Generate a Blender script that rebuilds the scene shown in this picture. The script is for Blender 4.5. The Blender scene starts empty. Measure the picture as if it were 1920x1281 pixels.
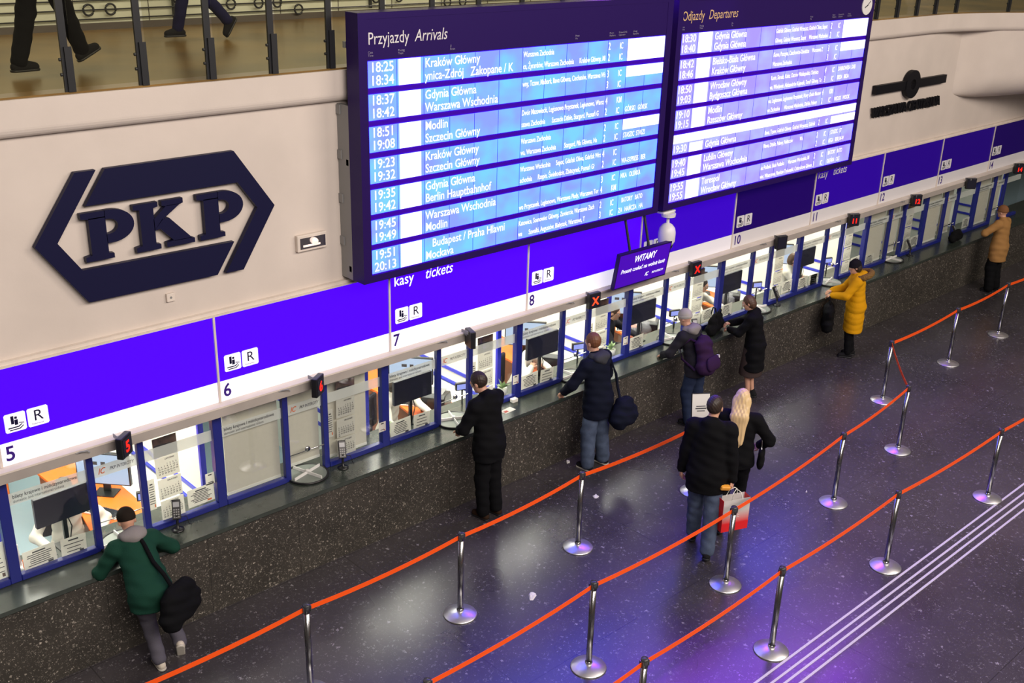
import bpy, math, random
import numpy as np
from mathutils import Matrix, Vector
random.seed(7)
PI = math.pi
SC = bpy.context.scene
COL = SC.collection

# ------------------------------------------------------------------ camera
cam_d = bpy.data.cameras.new('camera')
cam_d.sensor_fit = 'HORIZONTAL'; cam_d.sensor_width = 36.0
cam_d.lens = 2032.43 / 1920 * 36.0
cam_d.clip_end = 200
cam = bpy.data.objects.new('camera', cam_d); COL.objects.link(cam)
def cam_axes(yaw, pitch, roll):
    f = np.array([math.sin(yaw)*math.cos(pitch), math.cos(yaw)*math.cos(pitch), -math.sin(pitch)])
    r = np.array([math.cos(yaw), -math.sin(yaw), 0.0]); u = np.cross(r, f)
    return math.cos(roll)*r+math.sin(roll)*u, -math.sin(roll)*r+math.cos(roll)*u, f
_r, _u, _f = cam_axes(math.radians(43.435), math.radians(21.954), math.radians(1.624))
cam.matrix_world = Matrix(((_r[0], _u[0], -_f[0], 0.0), (_r[1], _u[1], -_f[1], -8.754),
                           (_r[2], _u[2], -_f[2], 6.832), (0, 0, 0, 1)))
SC.camera = cam

# ------------------------------------------------------------------ world, lights, exposure
SC.view_settings.view_transform = 'Standard'
SC.view_settings.look = 'None'
SC.view_settings.exposure = 0.0
SC.view_settings.gamma = 1.0
SC.view_settings.use_curve_mapping = False
SC.cycles.use_denoising = True
SC.cycles.max_bounces = 6
SC.cycles.transparent_max_bounces = 12
SC.cycles.sample_clamp_indirect = 4.0
w = bpy.data.worlds.new('hall_air'); SC.world = w; w.use_nodes = True
w.node_tree.nodes['Background'].inputs[0].default_value = (1.0, 0.86, 0.72, 1)
w.node_tree.nodes['Background'].inputs[1].default_value = 0.10

def area(name, loc, target, sx, sy, power, col, spread=180):
    d = bpy.data.lights.new(name, 'AREA'); d.shape = 'RECTANGLE'; d.size = sx; d.size_y = sy
    d.energy = power; d.color = col; d.spread = math.radians(spread)
    o = bpy.data.objects.new(name, d); COL.objects.link(o); o.location = loc
    o.rotation_euler = (Vector(target)-Vector(loc)).to_track_quat('-Z', 'Y').to_euler()
    return o
area('hall_ceiling_light', (3, -13.0, 11.0), (5, 0.3, 2.5), 10, 4, 1850, (1.0, 0.89, 0.81))
area('hall_ceiling_light', (15, -13.0, 11.0), (16, 0.3, 2.5), 10, 4, 1350, (1.0, 0.88, 0.77))
area('gallery_light', (9, 2.6, 9.0), (9, 2.6, 5.3), 26, 1.5, 300, (1.0, 0.92, 0.68))
area('added_violet_glow_over_boards', (13.0, -0.45, 6.30), (10.5, -9.0, 0), 6.4, 0.22, 240, (0.31, 0.03, 1.0), 140)  # added unseen light, stands in for the boards' violet glow on the floor
for k, e in ((4, 90), (5, 95), (6, 26), (7, 100), (8, 100), (9, 95), (10, 85), (11, 75), (12, 10), (13, 10), (14, 9)):
    x = 4.59 + 2.1*(k-6) + 1.05
    area('office_ceiling_light', (x, 1.75, 2.62), (x, 1.75, 0), 1.3, 1.9, e, (1.0, 0.97, 0.86))

# ------------------------------------------------------------------ materials
def _bsdf(name):
    m = bpy.data.materials.new(name); m.use_nodes = True
    return m, m.node_tree, m.node_tree.nodes['Principled BSDF']
_cache = {}
def mat(name, col, rough=0.5, metal=0.0, emit=None, es=1.0, noise=0.0, nscale=8.0, bump=0.0, bscale=60.0, spec=None):
    if name in _cache: return _cache[name]
    m, nt, b = _bsdf(name)
    b.inputs['Base Color'].default_value = (*col, 1); b.inputs['Roughness'].default_value = rough
    b.inputs['Metallic'].default_value = metal
    if spec is not None: b.inputs['Specular IOR Level'].default_value = spec
    if emit is not None:
        b.inputs['Emission Color'].default_value = (*emit, 1); b.inputs['Emission Strength'].default_value = es
    if noise > 0:
        tc = nt.nodes.new('ShaderNodeTexCoord'); n = nt.nodes.new('ShaderNodeTexNoise')
        n.inputs['Scale'].default_value = nscale; n.inputs['Detail'].default_value = 5
        r = nt.nodes.new('ShaderNodeValToRGB')
        r.color_ramp.elements[0].position = 0.3; r.color_ramp.elements[1].position = 0.7
        r.color_ramp.elements[0].color = (*[c*(1-noise) for c in col], 1)
        r.color_ramp.elements[1].color = (*[min(1, c*(1+noise)) for c in col], 1)
        nt.links.new(tc.outputs['Object'], n.inputs['Vector']); nt.links.new(n.outputs['Fac'], r.inputs['Fac'])
        nt.links.new(r.outputs['Color'], b.inputs['Base Color'])
    if bump > 0:
        tc = nt.nodes.new('ShaderNodeTexCoord'); n = nt.nodes.new('ShaderNodeTexNoise')
        n.inputs['Scale'].default_value = bscale; n.inputs['Detail'].default_value = 4
        bp = nt.nodes.new('ShaderNodeBump'); bp.inputs['Strength'].default_value = bump
        bp.inputs['Distance'].default_value = 0.02
        nt.links.new(tc.outputs['Object'], n.inputs['Vector']); nt.links.new(n.outputs['Fac'], bp.inputs['Height'])
        nt.links.new(bp.outputs['Normal'], b.inputs['Normal'])
    _cache[name] = m
    return m

def terrazzo(name, base, dark, chip, vscale, thresh, rough, big=0.7, joints=None, spec=0.5):
    """polished stone with pale chips; joints = (pitch, axis) thin dark lines"""
    m, nt, b = _bsdf(name); N = nt.nodes; L = nt.links
    tc = N.new('ShaderNodeTexCoord')
    n1 = N.new('ShaderNodeTexNoise'); n1.inputs['Scale'].default_value = big; n1.inputs['Detail'].default_value = 6
    n1.inputs['Roughness'].default_value = 0.65
    L.new(tc.outputs['Object'], n1.inputs['Vector'])
    r1 = N.new('ShaderNodeValToRGB'); r1.color_ramp.elements[0].position = 0.35; r1.color_ramp.elements[1].position = 0.68
    r1.color_ramp.elements[0].color = (*dark, 1); r1.color_ramp.elements[1].color = (*base, 1)
    L.new(n1.outputs['Fac'], r1.inputs['Fac'])
    col = r1.outputs['Color']
    dn = N.new('ShaderNodeTexNoise'); dn.inputs['Scale'].default_value = vscale*1.6; dn.inputs['Detail'].default_value = 1
    L.new(tc.outputs['Object'], dn.inputs['Vector'])
    dv = N.new('ShaderNodeMix'); dv.data_type = 'RGBA'; dv.blend_type = 'LINEAR_LIGHT'; dv.inputs['Factor'].default_value = 0.9/vscale
    L.new(tc.outputs['Object'], dv.inputs['A']); L.new(dn.outputs['Color'], dv.inputs['B'])
    for sc, th, c, amt, gate in ((vscale*1.9, thresh, [0.6*q for q in chip], 0.8, 0.35), (vscale, thresh, chip, 0.8, 0.55), (vscale*0.42, thresh*0.6, [min(1, q*1.5) for q in chip], 0.9, 0.72)):
        v = N.new('ShaderNodeTexVoronoi'); v.inputs['Scale'].default_value = sc
        L.new(dv.outputs['Result'], v.inputs['Vector'])
        sp = N.new('ShaderNodeSeparateColor'); L.new(v.outputs['Color'], sp.inputs['Color'])
        m1 = N.new('ShaderNodeMath'); m1.operation = 'MULTIPLY'; m1.inputs[1].default_value = th
        L.new(sp.outputs[0], m1.inputs[0])
        lt = N.new('ShaderNodeMath'); lt.operation = 'LESS_THAN'
        L.new(v.outputs['Distance'], lt.inputs[0]); L.new(m1.outputs[0], lt.inputs[1])
        g = N.new('ShaderNodeMath'); g.operation = 'GREATER_THAN'; g.inputs[1].default_value = gate
        L.new(sp.outputs[1], g.inputs[0])
        mm = N.new('ShaderNodeMath'); mm.operation = 'MULTIPLY'; L.new(lt.outputs[0], mm.inputs[0]); L.new(g.outputs[0], mm.inputs[1])
        m3 = N.new('ShaderNodeMath'); m3.operation = 'MULTIPLY'; m3.inputs[1].default_value = amt; L.new(mm.outputs[0], m3.inputs[0])
        mx = N.new('ShaderNodeMix'); mx.data_type = 'RGBA'; L.new(m3.outputs[0], mx.inputs['Factor'])
        L.new(col, mx.inputs['A']); mx.inputs['B'].default_value = (*c, 1); col = mx.outputs['Result']
    if joints:
        sx = N.new('ShaderNodeSeparateXYZ'); L.new(tc.outputs['Object'], sx.inputs[0])
        for pitch, axis in joints:
            md = N.new('ShaderNodeMath'); md.operation = 'FLOORED_MODULO'; md.inputs[1].default_value = pitch
            L.new(sx.outputs[axis], md.inputs[0])
            ls = N.new('ShaderNodeMath'); ls.operation = 'LESS_THAN'; ls.inputs[1].default_value = 0.011; L.new(md.outputs[0], ls.inputs[0])
            mj = N.new('ShaderNodeMath'); mj.operation = 'MULTIPLY'; mj.inputs[1].default_value = 0.55; L.new(ls.outputs[0], mj.inputs[0])
            mx = N.new('ShaderNodeMix'); mx.data_type = 'RGBA'; L.new(mj.outputs[0], mx.inputs['Factor'])
            L.new(col, mx.inputs['A']); mx.inputs['B'].default_value = (0.012, 0.011, 0.01, 1); col = mx.outputs['Result']
    L.new(col, b.inputs['Base Color'])
    b.inputs['Specular IOR Level'].default_value = spec
    rr = N.new('ShaderNodeMapRange'); rr.inputs['To Min'].default_value = rough*0.85; rr.inputs['To Max'].default_value = rough*1.3
    n2 = N.new('ShaderNodeTexNoise'); n2.inputs['Scale'].default_value = 0.9; n2.inputs['Detail'].default_value = 2
    L.new(tc.outputs['Object'], n2.inputs['Vector']); L.new(n2.outputs['Fac'], rr.inputs['Value']); L.new(rr.outputs[0], b.inputs['Roughness'])
    return m

def glass(name, tint=(1, 1, 1), refl=0.07, rough=0.02):
    m = bpy.data.materials.new(name); m.use_nodes = True; nt = m.node_tree
    nt.nodes.remove(nt.nodes['Principled BSDF'])
    t = nt.nodes.new('ShaderNodeBsdfTransparent'); t.inputs[0].default_value = (*tint, 1)
    g = nt.nodes.new('ShaderNodeBsdfGlossy'); g.inputs['Roughness'].default_value = rough
    mx = nt.nodes.new('ShaderNodeMixShader'); mx.inputs[0].default_value = refl
    nt.links.new(t.outputs[0], mx.inputs[1]); nt.links.new(g.outputs[0], mx.inputs[2])
    nt.links.new(mx.outputs[0], nt.nodes['Material Output'].inputs[0])
    return m

def lcd(name, c0, c1, strength, scale=2.2):
    """lit liquid-crystal panel whose tint drifts from cell to cell"""
    m, nt, b = _bsdf(name); N = nt.nodes; L = nt.links
    tc = N.new('ShaderNodeTexCoord'); mp = N.new('ShaderNodeMapping'); mp.inputs['Scale'].default_value = (1.0, 1.0, 1.3)
    n = N.new('ShaderNodeTexNoise'); n.inputs['Scale'].default_value = scale; n.inputs['Detail'].default_value = 2
    r = N.new('ShaderNodeValToRGB'); r.color_ramp.elements[0].position = 0.36; r.color_ramp.elements[1].position = 0.64
    r.color_ramp.elements[0].color = (*c0, 1); r.color_ramp.elements[1].color = (*c1, 1)
    L.new(tc.outputs['Object'], mp.inputs[0]); L.new(mp.outputs[0], n.inputs['Vector']); L.new(n.outputs['Fac'], r.inputs['Fac'])
    b.inputs['Base Color'].default_value = (0.02, 0.02, 0.05, 1); b.inputs['Roughness'].default_value = 0.35
    L.new(r.outputs['Color'], b.inputs['Emission Color']); b.inputs['Emission Strength'].default_value = strength
    return m

M = {}
M['wall'] = mat('cream_plaster', (0.66, 0.585, 0.53), 0.8, noise=0.05, nscale=1.6, bump=0.05, bscale=40)
M['wall_white'] = mat('white_office_wall', (0.82, 0.83, 0.76), 0.7, noise=0.02, nscale=2)
M['floor'] = terrazzo('hall_terrazzo', (0.066, 0.058, 0.064), (0.036, 0.032, 0.036), (0.20, 0.19, 0.20), 30, 0.42, 0.26, 0.6, ((2.9, 0), (2.9, 1)), 0.95)
M['granite'] = terrazzo('counter_terrazzo', (0.062, 0.055, 0.047), (0.032, 0.029, 0.025), (0.40, 0.36, 0.31), 38, 0.45, 0.45, 1.1, ((1.05, 0),), 0.3)
M['worktop'] = terrazzo('dark_green_stone', (0.040, 0.050, 0.043), (0.024, 0.032, 0.027), (0.07, 0.08, 0.07), 70, 0.14, 0.24, 3.0, None, 0.5)
M['balcony_floor'] = mat('polished_olive_stone', (0.170, 0.100, 0.030), 0.28, noise=0.5, nscale=1.0, spec=0.5)
M['tile_white'] = mat('pale_tile', (0.62, 0.64, 0.50), 0.4)
M['skirting'] = mat('brown_skirting', (0.09, 0.075, 0.06), 0.5)
M['black_metal'] = mat('black_metal', (0.012, 0.013, 0.016), 0.45)
M['navy_sign'] = mat('navy_lacquer', (0.0085, 0.0085, 0.040), 0.45, spec=0.2)
M['black_sign'] = mat('black_lacquer', (0.006, 0.006, 0.009), 0.5, spec=0.2)
M['sign_side'] = mat('cream_edge', (0.50, 0.44, 0.38), 0.6)
M['cream_metal'] = mat('cream_metal', (0.72, 0.64, 0.57), 0.5, noise=0.06, nscale=5)
M['grey_fascia'] = mat('grey_fascia', (0.40, 0.36, 0.33), 0.55, noise=0.10, nscale=2.5)
M['blue_frame'] = mat('blue_frame_paint', (0.013, 0.020, 0.20), 0.32)
M['blue_rail'] = mat('bright_blue_rail', (0.018, 0.03, 0.55), 0.35)
M['board_house'] = mat('indigo_housing', (0.020, 0.006, 0.092), 0.42, spec=0.2)
M['board_gap'] = mat('violet_bezel', (0.045, 0.0, 0.36), 0.4, spec=0.2)
M['black_plastic'] = mat('black_plastic', (0.012, 0.012, 0.014), 0.35)
M['screen_off'] = mat('dark_monitor_back', (0.010, 0.010, 0.024), 0.4)
M['white_plastic'] = mat('white_plastic', (0.78, 0.77, 0.76), 0.4)
M['grey_plastic'] = mat('grey_plastic', (0.25, 0.25, 0.25), 0.4)
M['chrome'] = mat('brushed_steel', (0.78, 0.78, 0.80), 0.16, 1.0)
M['post'] = mat('dark_steel_post', (0.30, 0.30, 0.31), 0.24, 1.0)
M['cap'] = mat('black_post_cap', (0.05, 0.05, 0.055), 0.22)
M['belt'] = mat('orange_belt', (1.0, 0.10, 0.003), 0.5)
M['strip'] = mat('pale_guide_strip', (0.62, 0.60, 0.60), 0.4)
M['paper'] = mat('white_paper', (0.80, 0.79, 0.74), 0.7)
M['ink'] = mat('dark_print', (0.05, 0.05, 0.06), 0.6)
M['ink_red'] = mat('red_print', (0.5, 0.05, 0.03), 0.6)
M['ink_orange'] = mat('orange_print', (0.75, 0.14, 0.03), 0.6)
M['calendar_photo'] = mat('calendar_photo', (0.09, 0.05, 0.04), 0.5, noise=0.6, nscale=14)
M['blind'] = mat('cream_blind', (0.62, 0.58, 0.50), 0.8, noise=0.03, nscale=20)
M['orange_desk'] = mat('orange_desk', (0.85, 0.17, 0.015), 0.4)
M['brown_desk'] = mat('brown_laminate', (0.25, 0.08, 0.03), 0.45)
M['lino'] = mat('pale_blue_lino', (0.33, 0.47, 0.55), 0.5)
M['office_screen'] = mat('lit_office_screen', (0.05, 0.05, 0.06), 0.3, emit=(0.55, 0.70, 0.95), es=0.9)
M['lcd_small'] = mat('lit_small_display', (0.05, 0.05, 0.06), 0.3, emit=(0.35, 0.40, 1.0), es=1.0)
M['led_red'] = mat('red_led_digit', (0.2, 0.0, 0.0), 0.4, emit=(1.0, 0.015, 0.006), es=1.6)
M['led_x'] = mat('red_orange_led', (0.2, 0.02, 0.0), 0.4, emit=(1.0, 0.07, 0.02), es=1.5)
M['glow_text'] = mat('lit_white_text', (0.6, 0.6, 0.6), 0.4, emit=(1.0, 1.0, 1.0), es=1.05)
M['white_text'] = mat('white_lettering', (0.72, 0.70, 0.72), 0.5)
M['gold_text'] = mat('gold_lettering', (0.66, 0.45, 0.20), 0.5)
M['dim_text'] = mat('dim_lettering', (0.28, 0.25, 0.36), 0.5)
M['lcd_a'] = lcd('arrivals_screen', (0.27, 0.38, 8.0), (0.20, 0.68, 8.0), 0.98)
M['lcd_d'] = lcd('departures_screen', (0.44, 0.34, 8.0), (0.50, 0.54, 8.0), 0.98)
M['lcd_w'] = mat('blank_white_screen', (0.5, 0.5, 0.5), 0.4, emit=(1, 1, 1), es=1.1)
M['lcd_line'] = mat('cell_joint', (0.02, 0.01, 0.12), 0.5)
M['glass'] = glass('window_glass', (0.97, 0.99, 0.98), 0.06)
M['glass_rail'] = glass('railing_glass', (0.93, 0.92, 0.84), 0.04)
M['film'] = glass('frosted_banner', (0.45, 0.45, 0.44), 0.0)
def film_mat():
    m, nt, b = _bsdf('pale_banner_film')
    b.inputs['Base Color'].default_value = (0.86, 0.86, 0.84, 1); b.inputs['Alpha'].default_value = 0.55; b.inputs['Roughness'].default_value = 0.6
    return m
M['film'] = film_mat()
def paper_mat():
    m, nt, b = _bsdf('thin_white_paper'); N = nt.nodes; L = nt.links
    b.inputs['Base Color'].default_value = (0.84, 0.82, 0.78, 1); b.inputs['Roughness'].default_value = 0.8; b.inputs['Specular IOR Level'].default_value = 0.1
    t = N.new('ShaderNodeBsdfTranslucent'); t.inputs[0].default_value = (0.9, 0.88, 0.83, 1); mx = N.new('ShaderNodeMixShader'); mx.inputs[0].default_value = 0.5
    L.new(b.outputs[0], mx.inputs[1]); L.new(t.outputs[0], mx.inputs[2]); L.new(mx.outputs[0], N['Material Output'].inputs[0])
    return m
M['sheet'] = paper_mat()
def clear_plastic():
    m, nt, b = _bsdf('clear_plastic_bag')
    b.inputs['Base Color'].default_value = (0.5, 0.5, 0.55, 1); b.inputs['Alpha'].default_value = 0.4; b.inputs['Roughness'].default_value = 0.15
    return m
M['clear'] = clear_plastic()

# ------------------------------------------------------------------ mesh building
class MB:
    def __init__(s): s.v = []; s.f = []; s.mi = []; s.m = 0
    def add(s, vs, fs):
        n = len(s.v); s.v += [tuple(map(float, p)) for p in vs]
        s.f += [tuple(i+n for i in f) for f in fs]; s.mi += [s.m]*len(fs); return s
    def box(s, x0, x1, y0, y1, z0, z1, R=None, o=(0, 0, 0)):
        vs = [(x, y, z) for z in (z0, z1) for y in (y0, y1) for x in (x0, x1)]
        if R is not None: vs = [tuple(R @ Vector(p) + Vector(o)) for p in vs]
        return s.add(vs, [(0, 2, 3, 1), (4, 5, 7, 6), (0, 1, 5, 4), (2, 6, 7, 3), (0, 4, 6, 2), (1, 3, 7, 5)])
    def prism(s, poly, y0, y1, axis='y'):
        """polygon (a,b) extruded; axis y: a=x b=z (counter-clockwise seen from -y)"""
        n = len(poly)
        if axis == 'y': f = lambda a, b, t: (a, t, b)
        elif axis == 'z': f = lambda a, b, t: (a, b, t)
        else: f = lambda a, b, t: (t, a, b)
        vs = [f(a, b, y0) for a, b in poly] + [f(a, b, y1) for a, b in poly]
        fs = [tuple(range(n)), tuple(range(2*n-1, n-1, -1))] + [(i, i+n, (i+1) % n+n, (i+1) % n) for i in range(n)]
        return s.add(vs, fs)
    def quad(s, a, b, c, d): return s.add([a, b, c, d], [(0, 1, 2, 3)])
    def lathe(s, prof, c=(0, 0, 0), n=24, axis='z', cap=True):
        vs = []; k = len(prof)
        for r, z in prof:
            for i in range(n):
                a = 2*PI*i/n; x, y = r*math.cos(a), r*math.sin(a)
                p = (x, y, z) if axis == 'z' else ((x, z, y) if axis == 'y' else (z, x, y))
                vs.append((p[0]+c[0], p[1]+c[1], p[2]+c[2]))
        fs = [(j*n+i, j*n+(i+1) % n, (j+1)*n+(i+1) % n, (j+1)*n+i) for j in range(k-1) for i in range(n)]
        if cap: fs += [tuple(range(n))[::-1], tuple((k-1)*n+i for i in range(n))]
        return s.add(vs, fs)
    def tube(s, pts, r, n=8, closed=False):
        pts = [Vector(p) for p in pts]; k = len(pts); vs = []
        rr = r if isinstance(r, (list, tuple)) else [r]*k
        for i, p in enumerate(pts):
            if closed: t = pts[(i+1) % k]-pts[i-1]
            else: t = pts[min(i+1, k-1)]-pts[max(i-1, 0)]
            t.normalize(); a = Vector((0, 0, 1)) if abs(t.z) < 0.9 else Vector((1, 0, 0))
            u = t.cross(a).normalized(); v = t.cross(u)
            for j in range(n):
                g = 2*PI*j/n; vs.append(p+u*rr[i]*math.cos(g)+v*rr[i]*math.sin(g))
        m = k if closed else k-1
        fs = [(i*n+j, i*n+(j+1) % n, ((i+1) % k)*n+(j+1) % n, ((i+1) % k)*n+j) for i in range(m) for j in range(n)]
        if not closed: fs += [tuple(range(n)), tuple((k-1)*n+j for j in range(n))[::-1]]
        return s.add(vs, fs)
    def ribbon(s, pts, half, thick=0.004, up=(0, 0, 1)):
        """a flat strap through pts, width along up"""
        up = Vector(up); pts = [Vector(p) for p in pts]; vs = []; k = len(pts)
        for i, p in enumerate(pts):
            t = (pts[min(i+1, k-1)]-pts[max(i-1, 0)]).normalized(); n = t.cross(up).normalized(); b = n.cross(t)
            for a, c in ((-half, -thick/2), (half, -thick/2), (half, thick/2), (-half, thick/2)): vs.append(p+b*a+n*c)
        fs = [(i*4+j, i*4+(j+1) % 4, i*4+4+(j+1) % 4, i*4+4+j) for i in range(k-1) for j in range(4)] + [(0, 1, 2, 3), tuple((k-1)*4+q for q in (3, 2, 1, 0))]
        return s.add(vs, fs)
    def text(s, t, x, z, y, size, bold=0.0, shear=0.0, sx=1.0, align='LEFT', spacing=1.0):
        for vs, fs in [text_geo(t, size, bold, shear, align, spacing)]:
            s.add([(x+a*sx, y, z+b) for a, b in vs], fs)
        return s
    def mesh(s, name, mats, smooth=False):
        me = bpy.data.meshes.new(name); me.from_pydata(s.v, [], s.f)
        for m in (mats if isinstance(mats, (list, tuple)) else [mats]): me.materials.append(m)
        if any(s.mi): me.polygons.foreach_set('material_index', s.mi)
        if smooth: me.polygons.foreach_set('use_smooth', [True]*len(s.f))
        me.update(); return me
    def obj(s, name, mats, parent=None, smooth=False, bevel=0.0):
        o = bpy.data.objects.new(name, s.mesh(name, mats, smooth)); COL.objects.link(o)
        if parent is not None: o.parent = parent
        if bevel:
            b = o.modifiers.new('bevel', 'BEVEL'); b.width = bevel; b.segments = 2; b.limit_method = 'ANGLE'
        return o
_tc = {}
def text_geo(t, size, bold=0.0, shear=0.0, align='LEFT', spacing=1.0):
    key = (t, size, bold, shear, align, spacing)
    if key in _tc: return _tc[key]
    c = bpy.data.curves.new('t', 'FONT'); c.body = t; c.size = size; c.offset = bold*size; c.shear = shear
    c.align_x = align; c.space_character = spacing; c.resolution_u = 3
    o = bpy.data.objects.new('t', c); COL.objects.link(o)
    dg = bpy.context.evaluated_depsgraph_get(); me = bpy.data.meshes.new_from_object(o.evaluated_get(dg))
    vs = [(v.co.x, v.co.y) for v in me.vertices]; fs = [tuple(p.vertices) for p in me.polygons]
    bpy.data.objects.remove(o); bpy.data.curves.remove(c); bpy.data.meshes.remove(me)
    _tc[key] = (vs, fs); return vs, fs

def tag(o, label=None, cat=None, group=None, kind=None):
    if label: o['label'] = label
    if cat: o['category'] = cat
    if group: o['group'] = group
    if kind: o['kind'] = kind
    return o
def thing(name, label, cat, loc=(0, 0, 0), rz=0.0, group=None):
    o = bpy.data.objects.new(name, None); COL.objects.link(o); o.empty_display_size = 0.1
    o.location = loc; o.rotation_euler = (0, 0, rz); return tag(o, label, cat, group)
def struct(name, mb, m, label=None, parent=None, smooth=False):
    o = mb.obj(name, m, parent, smooth)
    if parent is None: tag(o, label, None, None, 'structure')
    return o
def copy_tree(o, parent=None):
    c = o.copy(); COL.objects.link(c)
    if parent is not None: c.parent = parent
    for ch in list(o.children): copy_tree(ch, c)
    return c
def B(k): return 4.59 + 2.1*(k-6)          # left joint of ticket window k


# ================================================================== THE SETTING
YW, YG = 0.36, 0.42            # plaster wall, window glass plane
struct('floor', MB().box(-8, 40, -18, 0.03, -0.2, 0), M['floor'], 'dark terrazzo hall floor with pale stone chips')
struct('floor_office', MB().box(-6, 34, 0.03, 5.2, -0.2, 0.0), M['lino'], 'pale blue floor inside the ticket offices')
struct('wall_front', MB().box(-6, 30, YW, 0.60, 3.05, 5.295).box(-6, 30, YW+0.10, 0.60, 1.93, 3.05), M['wall'], 'cream plaster wall above the ticket windows')
struct('wall_office_back', MB().box(-6, 34, 4.1, 4.3, 0, 3.0), M['wall_white'], 'white back wall of the ticket offices')
struct('ceiling_office', MB().box(-6, 34, 0.60, 4.1, 2.7, 2.8), M['wall_white'], 'white ceiling inside the ticket offices')
# cornice with rounded lower lip; beyond x = 18.3 it swings out over the rounded bay
def cornice_y(x): return 0.25 if x < 18.2 else 0.25 - 0.155*(x-18.2)**1.85
def cornice_prof():
    P = [(0.0, 5.295), (0.0, 5.07)]
    P += [(0.085-0.085*math.cos(a), 5.07-0.085*math.sin(a)) for a in np.linspace(0.2, PI/2, 6)]
    return P + [(0.16, 4.985)]
xs = [-6, 18.2] + list(np.linspace(18.5, 23.4, 24)); pr = cornice_prof()
mb = MB(); vs = []
for x in xs:
    for dy, z in pr: vs.append((x, cornice_y(x)+dy, z))
    vs.append((x, 0.62, 4.985)); vs.append((x, 0.62, 5.295))
n = len(pr)+2
mb.add(vs, [(i*n+j, i*n+(j+1) % n, (i+1)*n+(j+1) % n, (i+1)*n+j) for i in range(len(xs)-1) for j in range(n)] + [tuple(range(n)), tuple((len(xs)-1)*n+j for j in range(n))[::-1]])
struct('trim_1', mb, M['wall'], 'cream cornice band under the gallery railing')
# rounded plaster bay bulging out under the cornice at the far end
def bay_depth(x):
    t = min(1, max(0, (x-19.35)/0.55)); s = t*t*(3-2*t)
    return s*max(0.12, YW-cornice_y(x)-0.06)
mb = MB(); vs = []; us = list(np.linspace(19.3, 23.4, 44)); zp = [(5.0, 1.0), (4.6, 1.0), (4.22, 1.0)] + [(4.22-0.50*math.sin(a), math.cos(a)) for a in np.linspace(0.15, PI/2, 9)]
for x in us:
    e = min(1, max(0, (x-19.3)/1.6)); drop = 0.55+0.45*math.sqrt(max(0, 1-(1-e)**2))
    for z, k in zp:
        zz = 4.22-(4.22-z)*drop if z < 4.22 else z
        vs.append((x, YW+0.01-bay_depth(x)*k, zz))
n = len(zp)
mb.add(vs, [(i*n+j, i*n+j+1, (i+1)*n+j+1, (i+1)*n+j) for i in range(len(us)-1) for j in range(n-1)])
struct('wall_bay', mb, M['wall'], 'rounded cream plaster bay under the cornice at far right', smooth=True)
# gallery
xs2 = [-6, 18.2] + list(np.linspace(18.5, 23.4, 24))
top = [(x, cornice_y(x)+0.03) for x in xs2]
struct('floor_gallery', MB().prism(top+[(23.4, 4.5), (-6, 4.5)], 5.296, 5.312, 'z').box(23.4, 34, 0.3, 4.5, 5.1, 5.312), M['balcony_floor'], 'shiny olive stone floor of the upper gallery')
struct('wall_gallery', MB().box(-6, 34, 4.46, 4.7, 5.2, 9.0), M['tile_white'], 'pale tiled wall behind the upper gallery')
struct('baseboard_gallery', MB().box(-6, 34, 4.43, 4.46, 5.312, 5.39), M['skirting'], 'dark brown skirting along the gallery wall')
mb = MB()
for i in range(40): mb.box(-5.9+0.93*i, -5.892+0.93*i, 4.452, 4.461, 5.39, 7.5)
struct('trim_2', mb, M['skirting'], 'thin dark joints between the pale gallery tiles')

# counter
struct('wall_counter', MB().box(-6, 34, 0.03, 0.30, 0, 0.894), M['granite'], 'speckled grey terrazzo front of the ticket counter')
wt = MB().box(-6, 34, 0.0, 0.82, 0.895, 0.942).obj('counter_worktop', M['worktop'], None, bevel=0.006)
tag(wt, 'long dark green polished stone worktop under the ticket windows', 'counter')

# lintel above the windows with pale ledge, and cream trim above the signs
struct('trim_3', MB().box(-6, 34, 0.20, 0.46, 2.055, 2.150), M['grey_fascia'], 'grey lintel strip over the ticket windows')
mb = MB().box(-6, 34, 0.192, 0.46, 2.150, 2.168)
struct('trim_4', mb, M['cream_metal'], 'pale cream ledge below the counter signs')
struct('trim_5', MB().box(-6, 34, 0.285, YW, 3.072, 3.088).box(-6, 34, 0.31, YW, 3.088, 3.118), M['cream_metal'], 'cream metal trim above the counter signs')
# partitions between offices
for n_, k in enumerate(range(5, 16)):
    x = B(k)
    p = struct('wall_partition', MB().box(x-0.02, x+0.02, 0.80, 4.1, 0.0, 2.7), M['wall_white'], 'white partition wall left of ticket office %d' % k)
    MB().box(x-0.035, x+0.035, 0.78, 3.4, 0.885, 0.93).box(x-0.035, x+0.035, 0.78, 3.4, 0.70, 0.745).obj('rail', M['blue_rail'], p)
    MB().box(x-0.04, x+0.04, 3.4, 3.48, 0.0, 2.7).box(x-0.03, x+0.03, 0.76, 0.80, 0.942, 2.7).obj('frame_post', M['blue_rail'], p)

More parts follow.
